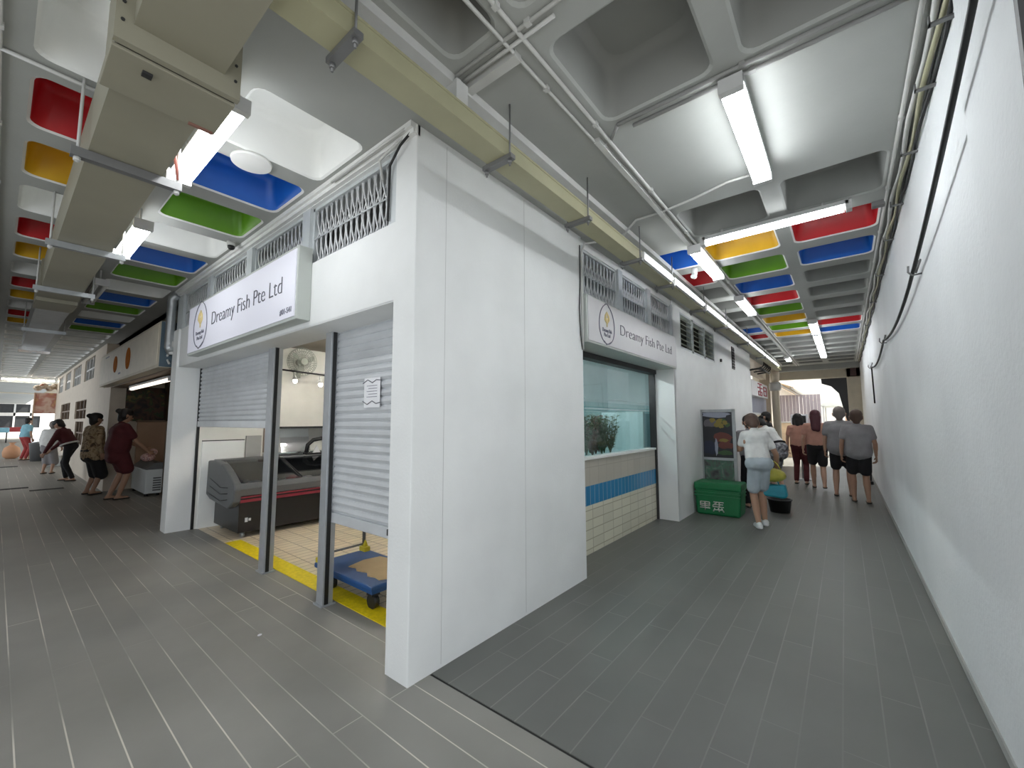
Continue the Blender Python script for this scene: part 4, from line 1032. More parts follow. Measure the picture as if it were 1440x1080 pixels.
def person(label, x, y, face, H, lean=0, nod=0, twist=0, feet=((.10, 0), (-.10, 0)), arms=(None, None), skin='skin', hair='hair', hair_style='short',
           top=None, bottom=None, shoes='shoe_dark', vox=.014, wide=1.0, group='people in the market passages', belt=None):
    k = H / 1.65
    t = thing('person', label, 'person', (x, y, 0), group)
    cf, sf = math.cos(face), math.sin(face)
    def W(p): return Vector(((p[0] * sf + p[1] * cf) * k, (-p[0] * cf + p[1] * sf) * k, p[2] * k))
    def U(p):          # upper body: bend at the hips, turn at the waist
        px, py, pz = p[0], p[1], p[2] - .90
        c, s_ = math.cos(twist), math.sin(twist); px, py = px * c - py * s_, px * s_ + py * c
        c, s_ = math.cos(lean), math.sin(lean)
        return (px, py * c + pz * s_, pz * c - py * s_ + .90)
    def Hd(p):         # head: nod about the neck
        py, pz = p[1], p[2] - 1.43
        c, s_ = math.cos(nod), math.sin(nod)
        return U((p[0], py * c + pz * s_, pz * c - py * s_ + 1.43))
    hipx = .088 * wide
    def Hs(p): return Hd((p[0] * 1.1, p[1] * 1.1, 1.46 + (p[2] - 1.46) * 1.1))
    legs = []
    for i, (fx, fy) in enumerate(feet):
        sx = 1 if i == 0 else -1
        hip = Vector((sx * hipx, 0, .88)); ank = Vector((fx, fy, .075 + (.05 if fy < -.2 else 0)))
        d = ank - hip; L = d.length; a = .43; b_ = .415
        bend = math.sqrt(max(.0004, a * a - min(a * a, ((a * a - b_ * b_ + L * L) / (2 * L)) ** 2)))
        dn = d.normalized(); fw = Vector((0, 1, 0)); fw = (fw - dn * fw.dot(dn)).normalized()
        kn = hip + dn * min(a, (a * a - b_ * b_ + L * L) / (2 * L)) + fw * bend
        legs.append((hip, kn, ank))
    arm = []
    for i in range(2):
        sx = 1 if i == 0 else -1
        sh = Vector(U((sx * .175 * wide, 0, 1.345)))
        if arms[i] is None:
            el = sh + Vector((sx * .06, -.03, -.27)); wr = el + Vector((sx * .01, .06, -.235))
        else:
            el, wr = Vector(arms[i][0]), Vector(arms[i][1])
        arm.append((sh, el, wr))
    # body
    m = MB()
    def C(p0, p1, r0, r1): m.caps(W(p0), W(p1), r0 * k, r1 * k)
    C((-.075, -.01, .90), (.075, -.01, .90), .105, .105)
    C((0, 0, .92), U((0, 0, 1.08)), .125 * wide, .115 * wide)
    C(U((-.05, .01, 1.05)), U((.05, .01, 1.05)), .105 * wide, .105 * wide)
    C(U((-.09, .0, 1.24)), U((.09, .0, 1.24)), .105 * wide, .105 * wide)
    C(U((-.13, -.01, 1.34)), U((.13, -.01, 1.34)), .062, .062)
    C(U((0, -.01, 1.36)), Hd((0, .0, 1.46)), .058, .052)
    C(Hs((0, -.02, 1.575)), Hs((0, .015, 1.56)), .088, .08)
    C(Hs((0, .03, 1.50)), Hs((0, .03, 1.55)), .050, .066)
    C(Hs((0, .055, 1.462)), Hs((0, .045, 1.49)), .026, .046)
    C(Hs((0, .098, 1.545)), Hs((0, .112, 1.518)), .009, .015)
    for sx in (-1, 1): C(Hs((sx * .084, -.005, 1.50)), Hs((sx * .090, -.012, 1.545)), .014, .018)
    for hip, kn, ank in legs:
        C(hip, kn, .088 * wide, .055); C(kn, kn.lerp(ank, .35), .054, .056); C(kn.lerp(ank, .35), ank, .056, .036)
        C(ank + Vector((0, -.03, -.035)), ank + Vector((0, .13, -.045)), .036, .03)
    for sh, el, wr in arm:
        C(sh, el, .05, .038); C(el, el.lerp(wr, .3), .038, .039); C(el.lerp(wr, .3), wr, .039, .026)
    me = fuse(m, vox)
    b = MB(); b.bm.from_mesh(me); bpy.data.meshes.remove(me)
    # hands : palm, four fingers, thumb
    for i, (sh, el, wr) in enumerate(arm):
        sx = 1 if i == 0 else -1
        d = (wr - el).normalized()
        inw = Vector((-sx, 0, 0)); inw = (inw - d * inw.dot(d)).normalized()     # palm faces the body
        fr = d.cross(inw) * (1 if sx > 0 else -1)
        if fr.y < 0 and abs(d.z) > .3: fr = -fr
        pal = wr + d * .085
        for q in (-.026, -.009, .009, .026):
            b.caps(W(wr + fr * q * .6), W(pal + fr * q), .016 * k, .013 * k)
        for q, l_ in ((.027, .070), (.009, .080), (-.009, .074), (-.026, .058)):
            r_ = pal + fr * q; c1 = (d * .85 + inw * .5).normalized(); c2 = (d * .3 + inw * .95).normalized()
            b.caps(W(r_), W(r_ + c1 * l_ * .55), .0095 * k, .0085 * k); b.caps(W(r_ + c1 * l_ * .55), W(r_ + c1 * l_ * .55 + c2 * l_ * .45), .0085 * k, .007 * k)
        th = wr + d * .03 + fr * .024
        b.caps(W(th), W(th + (d * .6 + fr * .7 + inw * .3).normalized() * .045), .012 * k, .010 * k)
        b.caps(W(th + (d * .6 + fr * .7 + inw * .3).normalized() * .045), W(th + (d * .6 + fr * .7 + inw * .3).normalized() * .045 + (d * .9 + inw * .4) * .03), .010 * k, .008 * k)
    n0 = len(b.bm.faces)
    b.bm.faces.ensure_lookup_table()
    for f in b.bm.faces: f.smooth = True
    for sx in (-1, 1): b.sphere(W(Hs((sx * .034, .083, 1.548))), .012 * k, 1, 8, 6)
    b.caps(W(Hs((-.02, .098, 1.484))), W(Hs((.02, .098, 1.484))), .007 * k, .007 * k)
    b.bm.faces.ensure_lookup_table()
    for f in list(b.bm.faces)[-80:]:
        if f.material_index == 0 and f.index >= n0: f.material_index = 2
    b.build('body', [skin, 'eye', 'lip'], t, recalc=False, world=False)
    # hair
    m = MB(); hc = Hd((0, -.028, 1.588))
    m.caps(W(Hs((0, -.030, 1.583))), W(Hs((0, .012, 1.594))), .100 * k, .088 * k)
    m.caps(W(Hs((-.030, -.03, 1.53))), W(Hs((.030, -.03, 1.53))), .070 * k, .070 * k)
    m.caps(W(Hs((0, -.040, 1.468))), W(Hs((0, -.035, 1.56))), .058 * k, .088 * k)
    if hair_style == 'long':
        m.caps(W(Hs((-.03, -.06, 1.52))), W(U((-.03, -.10, 1.28))), .07 * k, .055 * k); m.caps(W(Hs((.03, -.06, 1.52))), W(U((.03, -.10, 1.26))), .07 * k, .05 * k)
    if hair_style == 'bob':
        for sx in (-1, 1): m.caps(W(Hs((sx * .06, -.035, 1.55))), W(Hs((sx * .07, -.03, 1.44))), .05 * k, .042 * k)
        m.caps(W(Hs((0, -.06, 1.53))), W(Hs((0, -.06, 1.44))), .07 * k, .06 * k)
    if hair_style == 'bun': m.caps(W(Hs((0, -.12, 1.60))), W(Hs((0, -.13, 1.59))), .045 * k, .04 * k)
    me = fuse(m, vox * .8, 3); ob = MB(); ob.bm.from_mesh(me); bpy.data.meshes.remove(me)
    ob.build('hair', hair, t, recalc=False, world=False)
    # clothes
    def garment(name, mt, fn, it=5, parent=t):
        nonlocal_m = MB(); fn(nonlocal_m); me = fuse(nonlocal_m, vox, it); g = MB(); g.bm.from_mesh(me); bpy.data.meshes.remove(me)
        return g.build(name, mt, parent, recalc=False, world=False)
    if top:
        kind, mt, hem = top[0], top[1], top[2]
        loose = .02 if len(top) < 4 else top[3]
        def fn(m):
            def C(p0, p1, r0, r1): m.caps(W(p0), W(p1), r0 * k, r1 * k)
            C(U((-.075, 0, 1.24)), U((.075, 0, 1.24)), .098 * wide + loose, .098 * wide + loose)
            C(U((-.13, -.01, 1.335)), U((.13, -.01, 1.335)), .068 + loose * .3, .068 + loose * .3)
            C(U((-.06, -.02, 1.29)), U((.06, -.02, 1.29)), .082 + loose * .5, .082 + loose * .5)
            C(U((0, -.01, 1.36)), U((0, -.01, 1.405)), .072, .062)
            C(U((-.06, .01, 1.2)), U((-.06, .0, hem + .11)), .098 * wide + loose, .114 * wide + loose)
            C(U((.06, .01, 1.2)), U((.06, .0, hem + .11)), .098 * wide + loose, .114 * wide + loose)
            C(U((0, .01, 1.2)), U((0, .0, hem + .11)), .10 * wide + loose, .118 * wide + loose)
            for sh, el, wr in arm:
                if kind == 'long': C(sh, el, .062 + loose * .4, .05 + loose * .2); C(el, el.lerp(wr, .9), .05 + loose * .2, .036)
                elif kind == 'tee': C(sh, sh.lerp(el, .62), .052 + loose * .4, .050 + loose * .4)
        garment('shirt', mt, fn)
        if belt:
            def fb(m):
                m.caps(W(U((-.06, 0, 1.0))), W(U((.06, 0, 1.0))), (.115 * wide + loose + .012) * k, (.115 * wide + loose + .012) * k)
            z0 = 1.0
            me = None
            mm = MB(); pts = []
            for q in range(24):
                a = 2 * PI * q / 24; pts.append(W(U(((.07 + .125 * wide + loose) * math.cos(a), (.125 * wide + loose) * math.sin(a), .98))))
            mm.tube(pts, .022 * k, 6, closed=True); mm.build('belt', belt, t, world=False)
    if bottom:
        kind, mt = bottom[0], bottom[1]
        def fn(m):
            def C(p0, p1, r0, r1): m.caps(W(p0), W(p1), r0 * k, r1 * k)
            if kind in ('shorts', 'trousers'):
                C((-.075, -.01, .91), (.075, -.01, .91), .118, .118); C((0, 0, .93), U((0, 0, 1.02)), .13 * wide, .122 * wide)
                for hip, kn, ank in legs:
                    if kind == 'shorts': C(hip, hip.lerp(kn, .78), .100 * wide, .092)
                    else: C(hip, kn, .098 * wide, .070); C(kn, kn.lerp(ank, .93), .068, .056)
            else:
                lowest = bottom[2]
                mid = (legs[0][1] + legs[1][1]) / 2
                for sx in (-1, 1):
                    C((sx * .05, 0, .92), (mid.x + sx * .09, mid.y, lowest + .10), .125 * wide, .115)
                C((0, 0, .93), U((0, 0, 1.05)), .13 * wide, .122 * wide)
                C((-.07, -.025, .90), (.07, -.025, .90), .135, .135); C((-.07, -.025, .78), (.07, -.025, .78), .13, .13)
        garment({'shorts': 'shorts', 'trousers': 'trousers', 'skirt': 'skirt'}[kind], mt, fn)
    for hip, kn, ank in legs:
        m = MB(); a = ank
        m.caps(W(a + Vector((0, -.035, -.045))), W(a + Vector((0, .135, -.05))), .042 * k, .036 * k)
        if shoes == 'shoe_white': m.caps(W(a + Vector((0, -.03, -.02))), W(a + Vector((0, .05, -.03))), .044 * k, .040 * k)
        zf = (ank.z - .075) * k
        for v in m.bm.verts:
            if v.co.z < zf + .004: v.co.z = zf + .004
            if shoes != 'shoe_white' and v.co.z > zf + .028: v.co.z = zf + .028
        m.build('shoe', shoes, t, world=False)
    return t

R_ = math.radians
A_ = person('person in white top and pale shorts walking with a yellow and a turquoise bag', 4.96, -.95, R_(25), 1.50, lean=.30, nod=.35, feet=((.07, .10), (-.07, -.10)),
            arms=(((.26, .08, 1.04), (.30, .20, .84)), ((-.19, .20, 1.10), (-.08, .42, 1.12))), skin='skin2', hair='hair_brown', hair_style='short',
            top=('tee', 'c_white', .88, .018), bottom=('shorts', 'c_denim'), shoes='shoe_white', vox=.012, wide=.82)
person('person with short black hair in a grey top, between poster and white-topped walker', 6.30, -.66, R_(30), 1.46, lean=.12, nod=.1, arms=(None, ((-.22, .12, 1.05), (-.12, .34, 1.02))),
       hair_style='short', top=('tee', 'c_grey', .86, .025), bottom=('trousers', 'c_black'), vox=.014)
person('person in a loose grey top and dark shorts walking away, grey-brown hair', 8.45, -1.80, R_(0), 1.62, feet=((.10, .06), (-.12, -.02)), hair='hair_grey', top=('tee', 'c_grey', .80, .05), bottom=('shorts', 'c_black'), vox=.016, wide=1.05)
person('person in a grey top and dark shorts nearest the right-hand wall, walking away', 7.86, -2.03, R_(4), 1.55, feet=((.09, -.04), (-.10, .06)), skin='skin2', hair='hair_brown', top=('tee', 'c_grey', .80, .035), bottom=('shorts', 'c_black'), vox=.016)
person('person with long dark red hair in a peach top and black shorts, mid-stride', 9.15, -1.40, R_(5), 1.58, feet=((.08, -.22), (-.08, .20)), hair='hair_red', hair_style='long', top=('tee', 'c_peach', .86, .02), bottom=('shorts', 'c_black'), vox=.016)
person('person in a peach top and dark red trousers standing by the small framed board', 9.75, -1.06, R_(-5), 1.52, hair_style='bob', top=('tee', 'c_peach', .84, .02), bottom=('trousers', 'c_maroon'), vox=.016)
person('person in a white top and grey patterned skirt bending towards the stall', 8.35, -.80, R_(55), 1.56, lean=.60, nod=.3, feet=((.09, 0), (-.09, .05)), arms=(((.22, .42, 1.0), (.16, .56, .84)), ((-.22, .42, 1.0), (-.16, .56, .84))),
       hair_style='bun', top=('tee', 'c_white', .90, .02), bottom=('skirt', 'c_skirt', .40), vox=.016, belt='c_black')
person('person all in black standing at the stall with the red sign', 10.6, -.36, R_(80), 1.58, nod=.2, top=('long', 'c_black', .84, .03), bottom=('trousers', 'c_black'), vox=.018)
# left passage
person('person in a long maroon dress reaching over the white chest freezer', -.02, 8.55, R_(8), 1.62, lean=.10, nod=.2, feet=((.09, .04), (-.09, -.04)), arms=(((.20, .22, 1.05), (.14, .42, .86)), ((-.2, .2, 1.05), (-.12, .42, .92))),
       skin='skin2', hair_style='bun', top=('tee', 'c_maroon', .84, .05), bottom=('skirt', 'c_maroon', .46), vox=.016, wide=1.12)
person('person in patterned khaki clothes standing behind the maroon dress', -.22, 9.65, R_(20), 1.55, nod=.15, skin='skin2', hair_style='bun', top=('long', 'c_khaki', .70, .05), bottom=('skirt', 'c_black', .30), vox=.018, arms=(None, ((-.22, .2, 1.05), (-.1, .4, .95))))
person('person in a dark red top and black trousers with a white belt, stooping', -.27, 12.75, R_(150), 1.50, lean=.40, nod=.3, feet=((.12, .10), (-.10, -.14)), hair_style='short', top=('long', 'c_maroon', .92, .03), bottom=('trousers', 'c_black'), vox=.02, belt='c_white',
       arms=(((.24, .34, .98), (.2, .5, .80)), ((-.24, .3, .96), (-.2, .42, .74))))
person('person in pale grey clothes farther along than the stooping one', -.48, 15.2, R_(60), 1.42, lean=.2, top=('long', 'c_white', .8, .05), bottom=('skirt', 'c_grey', .25), vox=.022, hair='hair_grey')
person('person in a light blue top and red trousers at the far stalls', -.72, 22.0, R_(30), 1.55, lean=.1, top=('tee', 'c_blue', .85, .03), bottom=('trousers', 'c_red'), vox=.025)

# ------------------------------------------------------------------ things around the people, right passage
m = MB()
m.sphere((5.20, -1.07, .66), .15, sc=(.9, 1.05, .62), seg=20, rings=12)
y_ = thing('plastic_bag', 'bulging yellow plastic bag carried by the white-topped person', 'bag', (5.1, -1.1, .58), 'bags carried by the white-topped person')
m.build('sack', 'bag_yellow', y_)
m = MB(); m.tube([(5.20, -.99, .73), (5.18, -1.04, .82), (5.16, -1.10, .85), (5.15, -1.14, .81), (5.18, -1.17, .74)], .008, 6); m.build('handle', 'bag_yellow', y_)
tq = thing('plastic_bag', 'turquoise plastic bag hanging below the yellow one', 'bag', (5.1, -1.1, .36), 'bags carried by the white-topped person')
m = MB(); m.prism([(-.90, .54), (-1.22, .55), (-1.24, .40), (-1.20, .37), (-.97, .39), (-.92, .43)], 'X', 5.08, 5.22); b_ = m.build('sack', 'bag_teal', tq)
md = b_.modifiers.new('b', 'BEVEL'); md.width = .03; md.segments = 3
m = MB(); m.tube([(5.15, -1.0, .53), (5.15, -1.04, .64), (5.15, -1.11, .64), (5.15, -1.15, .53)], .007, 6); m.build('handle', 'bag_teal', tq)
t = thing('tub', 'low black tub on the floor behind the turquoise bag', 'tub', (6.2, -1.02, 0))
m = MB(); m.lathe([(.13, .0), (.16, .18), (.172, .184), (.172, .196), (.155, .196), (.12, .03)], (6.2, -1.02, 0), 20); m.build('shell', 'black', t)
# green crate
t = thing('green_crate', 'green plastic storage crate with white painted characters, standing by the pier', 'crate', (5.5, -.33, 0))
m = MB(); m.prism([(-.045, .0), (-.635, .0), (-.655, .38), (-.03, .38)], 'X', 5.30, 5.72); b_ = m.build('box', 'crate_green', t)
md = b_.modifiers.new('b', 'BEVEL'); md.width = .035; md.segments = 3
m = MB(); m.box(5.285, 5.735, -.665, -.02, .36, .475, bev=.03); m.build('lid', 'crate_green', t)
m = MB()
for z in (.27, .315): m.box(5.288, 5.73, -.655, -.03, z, z + .018)
m.build('rib', 'crate_green', b_)
m = MB()
def strokes(m, cx_, cz_, s_, L, x_=5.295):
    for (a, b_, c, d) in L: m.tube([(x_, cx_ - a * s_, cz_ + b_ * s_), (x_, cx_ - c * s_, cz_ + d * s_)], .0085, 5)
strokes(m, -.17, .13, .14, [(-.45, .42, .45, .42), (-.45, .42, -.45, 0), (.45, .42, .45, 0), (-.45, .2, .45, .2), (-.45, 0, .45, 0), (0, .42, 0, -.45), (-.5, -.2, .5, -.2)])
strokes(m, -.35, .13, .15, [(-.4, .45, .5, .45), (-.1, .45, -.5, .1), (-.3, .2, .45, .25), (.1, .4, .1, -.1), (-.5, 0, .5, 0), (-.3, -.15, -.45, -.45), (0, -.1, .1, -.45), (.3, -.1, .5, -.45), (-.4, -.3, .4, -.25)])
m.build('painted_characters', 'crate_white', b_)
# poster stand
t = thing('poster_stand', 'grey framed poster board with a dark picture, standing behind the green crate', 'poster board', (5.95, -.24, 0))
X_ = 5.93
m = MB()
for y in (.0, -.49): m.box(X_, X_ + .04, y - .022, y + .022, 0, 1.58)
m.box(X_, X_ + .04, -.49, 0, 1.535, 1.58); m.box(X_, X_ + .04, -.49, 0, .76, .80); m.box(X_ - .02, X_ + .10, -.5, .01, 0, .03)
m.build('frame', 'grey_metal', t)
m = MB(); m.box(X_ + .01, X_ + .03, -.47, -.02, .80, 1.535, 0)
random.seed(21)
def blob(cy_, cz_, ry, rz, mi, dx):
    n = 14; P = [(cy_ + ry * math.cos(6.283 * q / n) * random.uniform(.75, 1.15), cz_ + rz * math.sin(6.283 * q / n) * random.uniform(.75, 1.15)) for q in range(n)]
    P = [(max(-.465, min(-.025, a)), max(.805, min(1.53, b))) for a, b in P]
    m._f([m.bm.verts.new((X_ + .0095 - dx, a, b)) for a, b in P], mi)
blob(-.22, 1.50, .22, .06, 5, 0); blob(-.14, 1.36, .12, .07, 3, .0003)
for q in range(9): blob(-.27 + random.uniform(-.13, .12), 1.34 + random.uniform(-.07, .07), .045, .04, 1 if q % 3 else 2, .0006 + .0001 * q)
blob(-.32, 1.13, .16, .09, 4, .0002); blob(-.36, 1.0, .12, .06, 4, .0003); blob(-.34, 1.08, .07, .03, 1, .0008)
blob(-.12, .96, .10, .13, 6, .0002); blob(-.22, .97, .025, .14, 5, .0009); blob(-.35, .88, .12, .04, 2, .0007)
m.build('picture', [mat('poster_dark', (.02, .02, .024), .4), mat('poster_yellow', (.22, .17, .03), .4), mat('poster_green', (.04, .09, .03), .4), mat('poster_grey', (.12, .11, .12), .4), mat('poster_red', (.14, .035, .025), .4), mat('poster_pale', (.30, .32, .40), .4), mat('poster_navy', (.015, .02, .045), .4)], t, recalc=False)
m = MB(); m.box(X_ + .01, X_ + .03, -.47, -.02, .30, .76); m.build('lower_panel', 'picture_low', t)
m = MB(); m.box(X_ + .04, X_ + .09, -.012, .0, .03, 1.58); m.build('side_board', 'black', t)
# framed board at the passage end
t = thing('menu_board', 'small black board with a white frame on a thin stand among the people', 'board', (10.6, -1.0, 0))
m = MB(); m.box(10.58, 10.62, -1.20, -.86, 1.30, 1.54, bev=.01); m.build('frame', 'paper', t)
m = MB(); m.box(10.572, 10.582, -1.16, -.90, 1.335, 1.505); m.build('panel', 'black', t)
m = MB(); m.tube([(10.61, -1.03, 0), (10.61, -1.03, 1.3)], .015, 8); m.lathe([(.16, 0), (.16, .02), (.02, .03)], (10.61, -1.03, 0), 18); m.build('stand', 'grey_metal', t)
t = thing('dark_slim_post', 'slim dark post with a black foot leaning on the right-hand wall', 'squeegee', (10.7, -2.25, 0))  # dark slim post of unknown use, standing against the wall
m = MB(); m.tube([(10.7, -2.25, .05), (10.75, -2.31, 1.15)], .016, 8); sp_ = m.build('pole', 'dark_metal', t)
m = MB(); m.box(10.55, 10.9, -2.29, -2.20, 0, .07, bev=.015); m.build('head', 'black', t)
# stall with the red sign
t = thing('stall_sign', 'white stall sign with dark red characters near the end of the passage', 'sign', (12.6, .05, 2.1))
m = MB(); m.box(11.05, 14.0, .0, .12, 2.08, 2.50, bev=.01); sb_ = m.build('board', 'sign_face_dull', t)
m = MB()
def rs(m, cx_, cz_, s_, L):
    for (a, b_, c, d) in L: m.box(min(cx_ + a * s_, cx_ + c * s_) - .035, max(cx_ + a * s_, cx_ + c * s_) + .035, -.012, .0, min(cz_ + b_ * s_ * .4, cz_ + d * s_ * .4) - .016, max(cz_ + b_ * s_ * .4, cz_ + d * s_ * .4) + .016)
G1 = [(-.4, .5, .4, .5), (0, .5, 0, -.5), (-.5, .15, .5, .15), (-.4, -.2, .4, -.2), (-.4, -.2, -.4, -.5), (.4, -.2, .4, -.5), (-.4, -.5, .4, -.5)]
rs(m, 12.45, 2.29, .8, G1); rs(m, 13.4, 2.29, .7, [(-.4, .4, .4, .4), (-.4, .4, -.4, -.5), (.4, .4, .4, -.5), (-.4, 0, .4, 0), (-.4, -.5, .4, -.5)])
m.build('characters', 'red_ink', sb_)
t = thing('stall_counter', 'steel counter of the stall under the red-lettered sign', 'counter', (12.6, .3, 0))
m = MB(); m.box(11.15, 14.5, .15, .6, 0, .9); m.build('cabinet', 'dark', t)
m = MB(); m.box(11.05, 14.55, .05, .65, .9, .95); m.build('worktop', 'grey_metal', t)
m = MB(); m.box(11.1, 14.5, .12, .14, 1.62, 2.08); m.build('hanging_screen', mat('grey_screen', (.22, .23, .30), .6), t)
m = MB(); m.box(11.1, 14.5, .08, .16, 1.57, 1.62); m.build('rail', 'lamp_body', t)
t = thing('batten_lamp', 'warm fluorescent batten inside the stall with the red sign', 'lamp', (12.6, 1.2, 1.95))
m = MB(); m.box(11.6, 13.6, 1.16, 1.24, 1.95, 2.0); m.build('housing', 'lamp_body', t)
m = MB(); m.tube([(11.62, 1.2, 1.93), (13.58, 1.2, 1.93)], .02, 8); m.build('tube', mat('stall_warm_tube', (1, 1, 1), .4, var=0, emit=(1, .75, .5), estr=10), t)
# pipe and bracket cluster at the end of the trunking
t = thing('downpipe', 'pale upright pipe with a fat elbow at the end of the passage', 'pipe', (14.2, -.12, 0))
m = MB(); m.tube([(14.2, -.19, 0), (14.2, -.19, 2.4), (14.2, -.20, 2.62), (14.0, -.24, 2.85), (13.4, -.28, 3.0)], .11, 12); m.build('pipe', 'cream', t)
m = MB(); m.lathe([(.14, 0), (.17, .05), (.17, .22), (.14, .27)], (14.2, -.19, 2.35), 14); m.build('collar', 'pipe_white', t)
t = thing('pipe_bracket', 'tangle of dark pipe brackets where the trunking ends', 'bracket', (11.4, -.15, 2.7))
m = MB()
for k in range(5): m.tube([(10.9 + .3 * k, .0, 2.72 + .05 * (k % 2)), (10.95 + .3 * k, -.25, 2.76), (11.1 + .3 * k, -.30, 2.84), (11.2 + .3 * k, -.32, Zc)], .02, 6)
m.tube([(10.8, -.26, 2.76), (12.4, -.26, 2.74)], .02, 6)
m.build('bracket_arms', 'dark_metal', t)
# ------------------------------------------------------------------ outdoors beyond the right passage
m = MB(); m.box(15.25, 40, -8, 8, -.12, -.02); struct(m.build('ground_outside', 'daylight_wall'))
m = MB(); m.box(36, 36.4, -9, 9, 0, 5.0); struct(m.build('wall_outside_end', 'daylight_wall'))
m = MB(); m.box(15.3, 36, .35, .6, 0, 4.2); struct(m.build('wall_outside_row', 'daylight_wall'))
t = thing('awning', 'sloping pale canvas awning beyond the open end of the passage', 'awning', (22, -.2, 2.3))
m = MB(); m.prism([(.33, 2.95), (-.55, 2.55), (-.55, 2.50), (.33, 2.90)], 'X', 15.8, 30); m.build('canvas', 'awning', t)
for y, z in ((-.5, 2.50), (-.2, 2.62)):
    m = MB(); m.tube([(15.4, y, z), (30, y, z)], .035, 8); m.build('pole', 'lamp_body', t)
t = thing('curtain', 'hanging mauve-grey plastic strip curtain outside the passage end', 'curtain', (19.5, -.4, 1.0))
m = MB()
for k in range(12): m.box(19.5 + .02 * (k % 2), 19.53 + .02 * (k % 2), -1.15 + .12 * k, -1.04 + .12 * k, 1.0, 2.46)
m.build('strips', mat('mauve_strip', (.34, .30, .33), .6), t)
t = thing('stall_canopy', 'white market canopy on thin posts outside the passage', 'canopy', (25, -2.0, 0))
m = MB(); m.prism([(-3.4, 2.15), (-2.2, 2.7), (-1.0, 2.15), (-1.0, 2.08), (-3.4, 2.08)], 'X', 23.5, 27); m.build('cover', mat('canopy_cloth', (.72, .74, .70), .8), t)
for x, y in ((23.6, -3.3), (23.6, -1.1), (26.9, -3.3), (26.9, -1.1)):
    m = MB(); m.tube([(x, y, -.02), (x, y, 2.1)], .03, 8); m.build('leg', 'lamp_body', t)
random.seed(5)
for i, (x, y, w_, h, c, nm) in enumerate(((18.0, -.1, .7, 1.3, 'awning', 'ochre goods cabinet just outside the passage end'), (24.5, -1.6, 1.0, 1.1, 'freezer_white', 'white goods chest under the white canopy'),
                                      (29, -2.6, 1.4, 1.6, 'tan', 'brown goods stack beyond the white canopy'), (21.5, -2.3, .5, .95, 'c_skirt', 'grey patterned bundle near the right edge of the open end'))):
    t = thing('goods_cabinet', nm, 'stall goods', (x, y, -.02))
    m = MB(); m.box(x - .3, x + .3, y - w_ / 2, y + w_ / 2, -.02, h, bev=.02); m.build('body', c, t)
    m = MB(); m.box(x - .34, x + .34, y - w_ / 2 - .04, y + w_ / 2 + .04, h, h + .05, bev=.01); m.build('top', 'lamp_body', t)
t = thing('hanging_cloth', 'black cloth drawn aside at the top right of the open passage end', 'cloth', (15.3, -1.85, 1.6))
m = MB(); m.prism([(-1.35, 2.74), (-2.0, 2.74), (-2.0, 1.35), (-1.93, 1.40), (-1.78, 2.25), (-1.6, 2.48), (-1.36, 2.58)], 'X', 15.26, 15.30); m.build('cloth', 'black', t)
t = thing('fuse_box', 'small dark brown box on the wall above the end of the passage', 'box', (14.95, -2.15, 2.9))
m = MB(); m.box(14.9, 15.0, -2.24, -2.09, 2.75, 3.0, bev=.006); m.build('case', mat('brown_case', (.06, .025, .02), .6), t)
# ------------------------------------------------------------------ second shop and far end, left passage
t = thing('stall_sign', 'cream sign box with two orange fish emblems over the dim stall', 'sign', (-.05, 7.6, 2.12))
m = MB(); m.box(-.145, -.005, 5.22, 10.25, 2.13, 2.76, bev=.008); m.build('sign_box', 'cream', t)
m = MB(); m.box(-.15, -.143, 5.30, 10.17, 2.17, 2.72); m.build('sign_face', mat('cream_face', (.70, .64, .52), .5), t)
m = MB(); m.box(-.14, .02, 5.20, 5.222, 2.14, 2.75); m.build('end_panel', 'slate', t)
for y in (8.45, 7.30):
    m = MB(); m.frus((-.151, y, 2.45), (-.156, y, 2.45), .15, None, 24)
    for v in m.bm.verts: v.co.y = y + (v.co.y - y) * 1.25; v.co.z = 2.45 + (v.co.z - 2.45) * (1.0 if y > 8 else 1.2)
    m.sphere((-.156, y - .02, 2.45 - .1), .05, sc=(.15, 1, .6), seg=10, rings=6); m.build('fish_emblem', 'orange', t)
m = MB(); m.box(-.152, -.15, 9.2, 9.6, 2.66, 2.68); m.box(-.152, -.15, 7.9, 8.1, 2.24, 2.27); m.build('small_print', 'ink_soft', t)
t = thing('stall_counter', 'tan fronted counter in the dim stall behind the white freezer', 'counter', (.68, 9.83, 0))
m = MB(); m.box(.44, .92, 9.78, 9.88, .05, 1.42, bev=.01); m.build('front_panel', 'tan', t)
m = MB(); m.box(.42, .94, 9.74, 9.90, 1.40, 1.44, bev=.006); m.build('ledge', 'brown_strip', t)
t = thing('chest_freezer', 'white chest freezer with grey lid and vent grille beside the maroon dress', 'freezer', (.72, 9.0, 0))
m = MB(); m.box(.39, .64, 8.45, 9.7, .05, .50, bev=.015); cf = m.build('body', 'freezer_white', t)
m = MB(); m.prism([(.39, .50), (.64, .50), (.64, .62), (.52, .62)], 'Y', 8.45, 9.7); m.build('lid', 'frz_grey', t)
m = MB()
for k in range(6): m.box(.50, .62, 8.443, 8.452, .10 + .045 * k, .125 + .045 * k)
m.build('vent_slats', 'frz_grey', cf)
for x, y in ((.43, 8.55), (.60, 8.55), (.43, 9.6), (.60, 9.6)):
    m = MB(); m.frus((x, y, 0), (x, y, .06), .03, .025, 10); m.build('foot', 'black', cf)
t = thing('hanging_goods', 'pink and white bundle held over the white chest freezer', 'bundle', (.36, 8.6, .8))
m = MB(); m.sphere((.42, 8.55, .73), .10, sc=(1.1, 1, .8), seg=14, rings=9); m.sphere((.50, 8.6, .82), .07, seg=12, rings=8); m.build('bundle', blotch_mat('pink_bundle', [(.5, .2, .18), (.7, .5, .45), (.3, .1, .1), (.75, .7, .68)], 20), t)
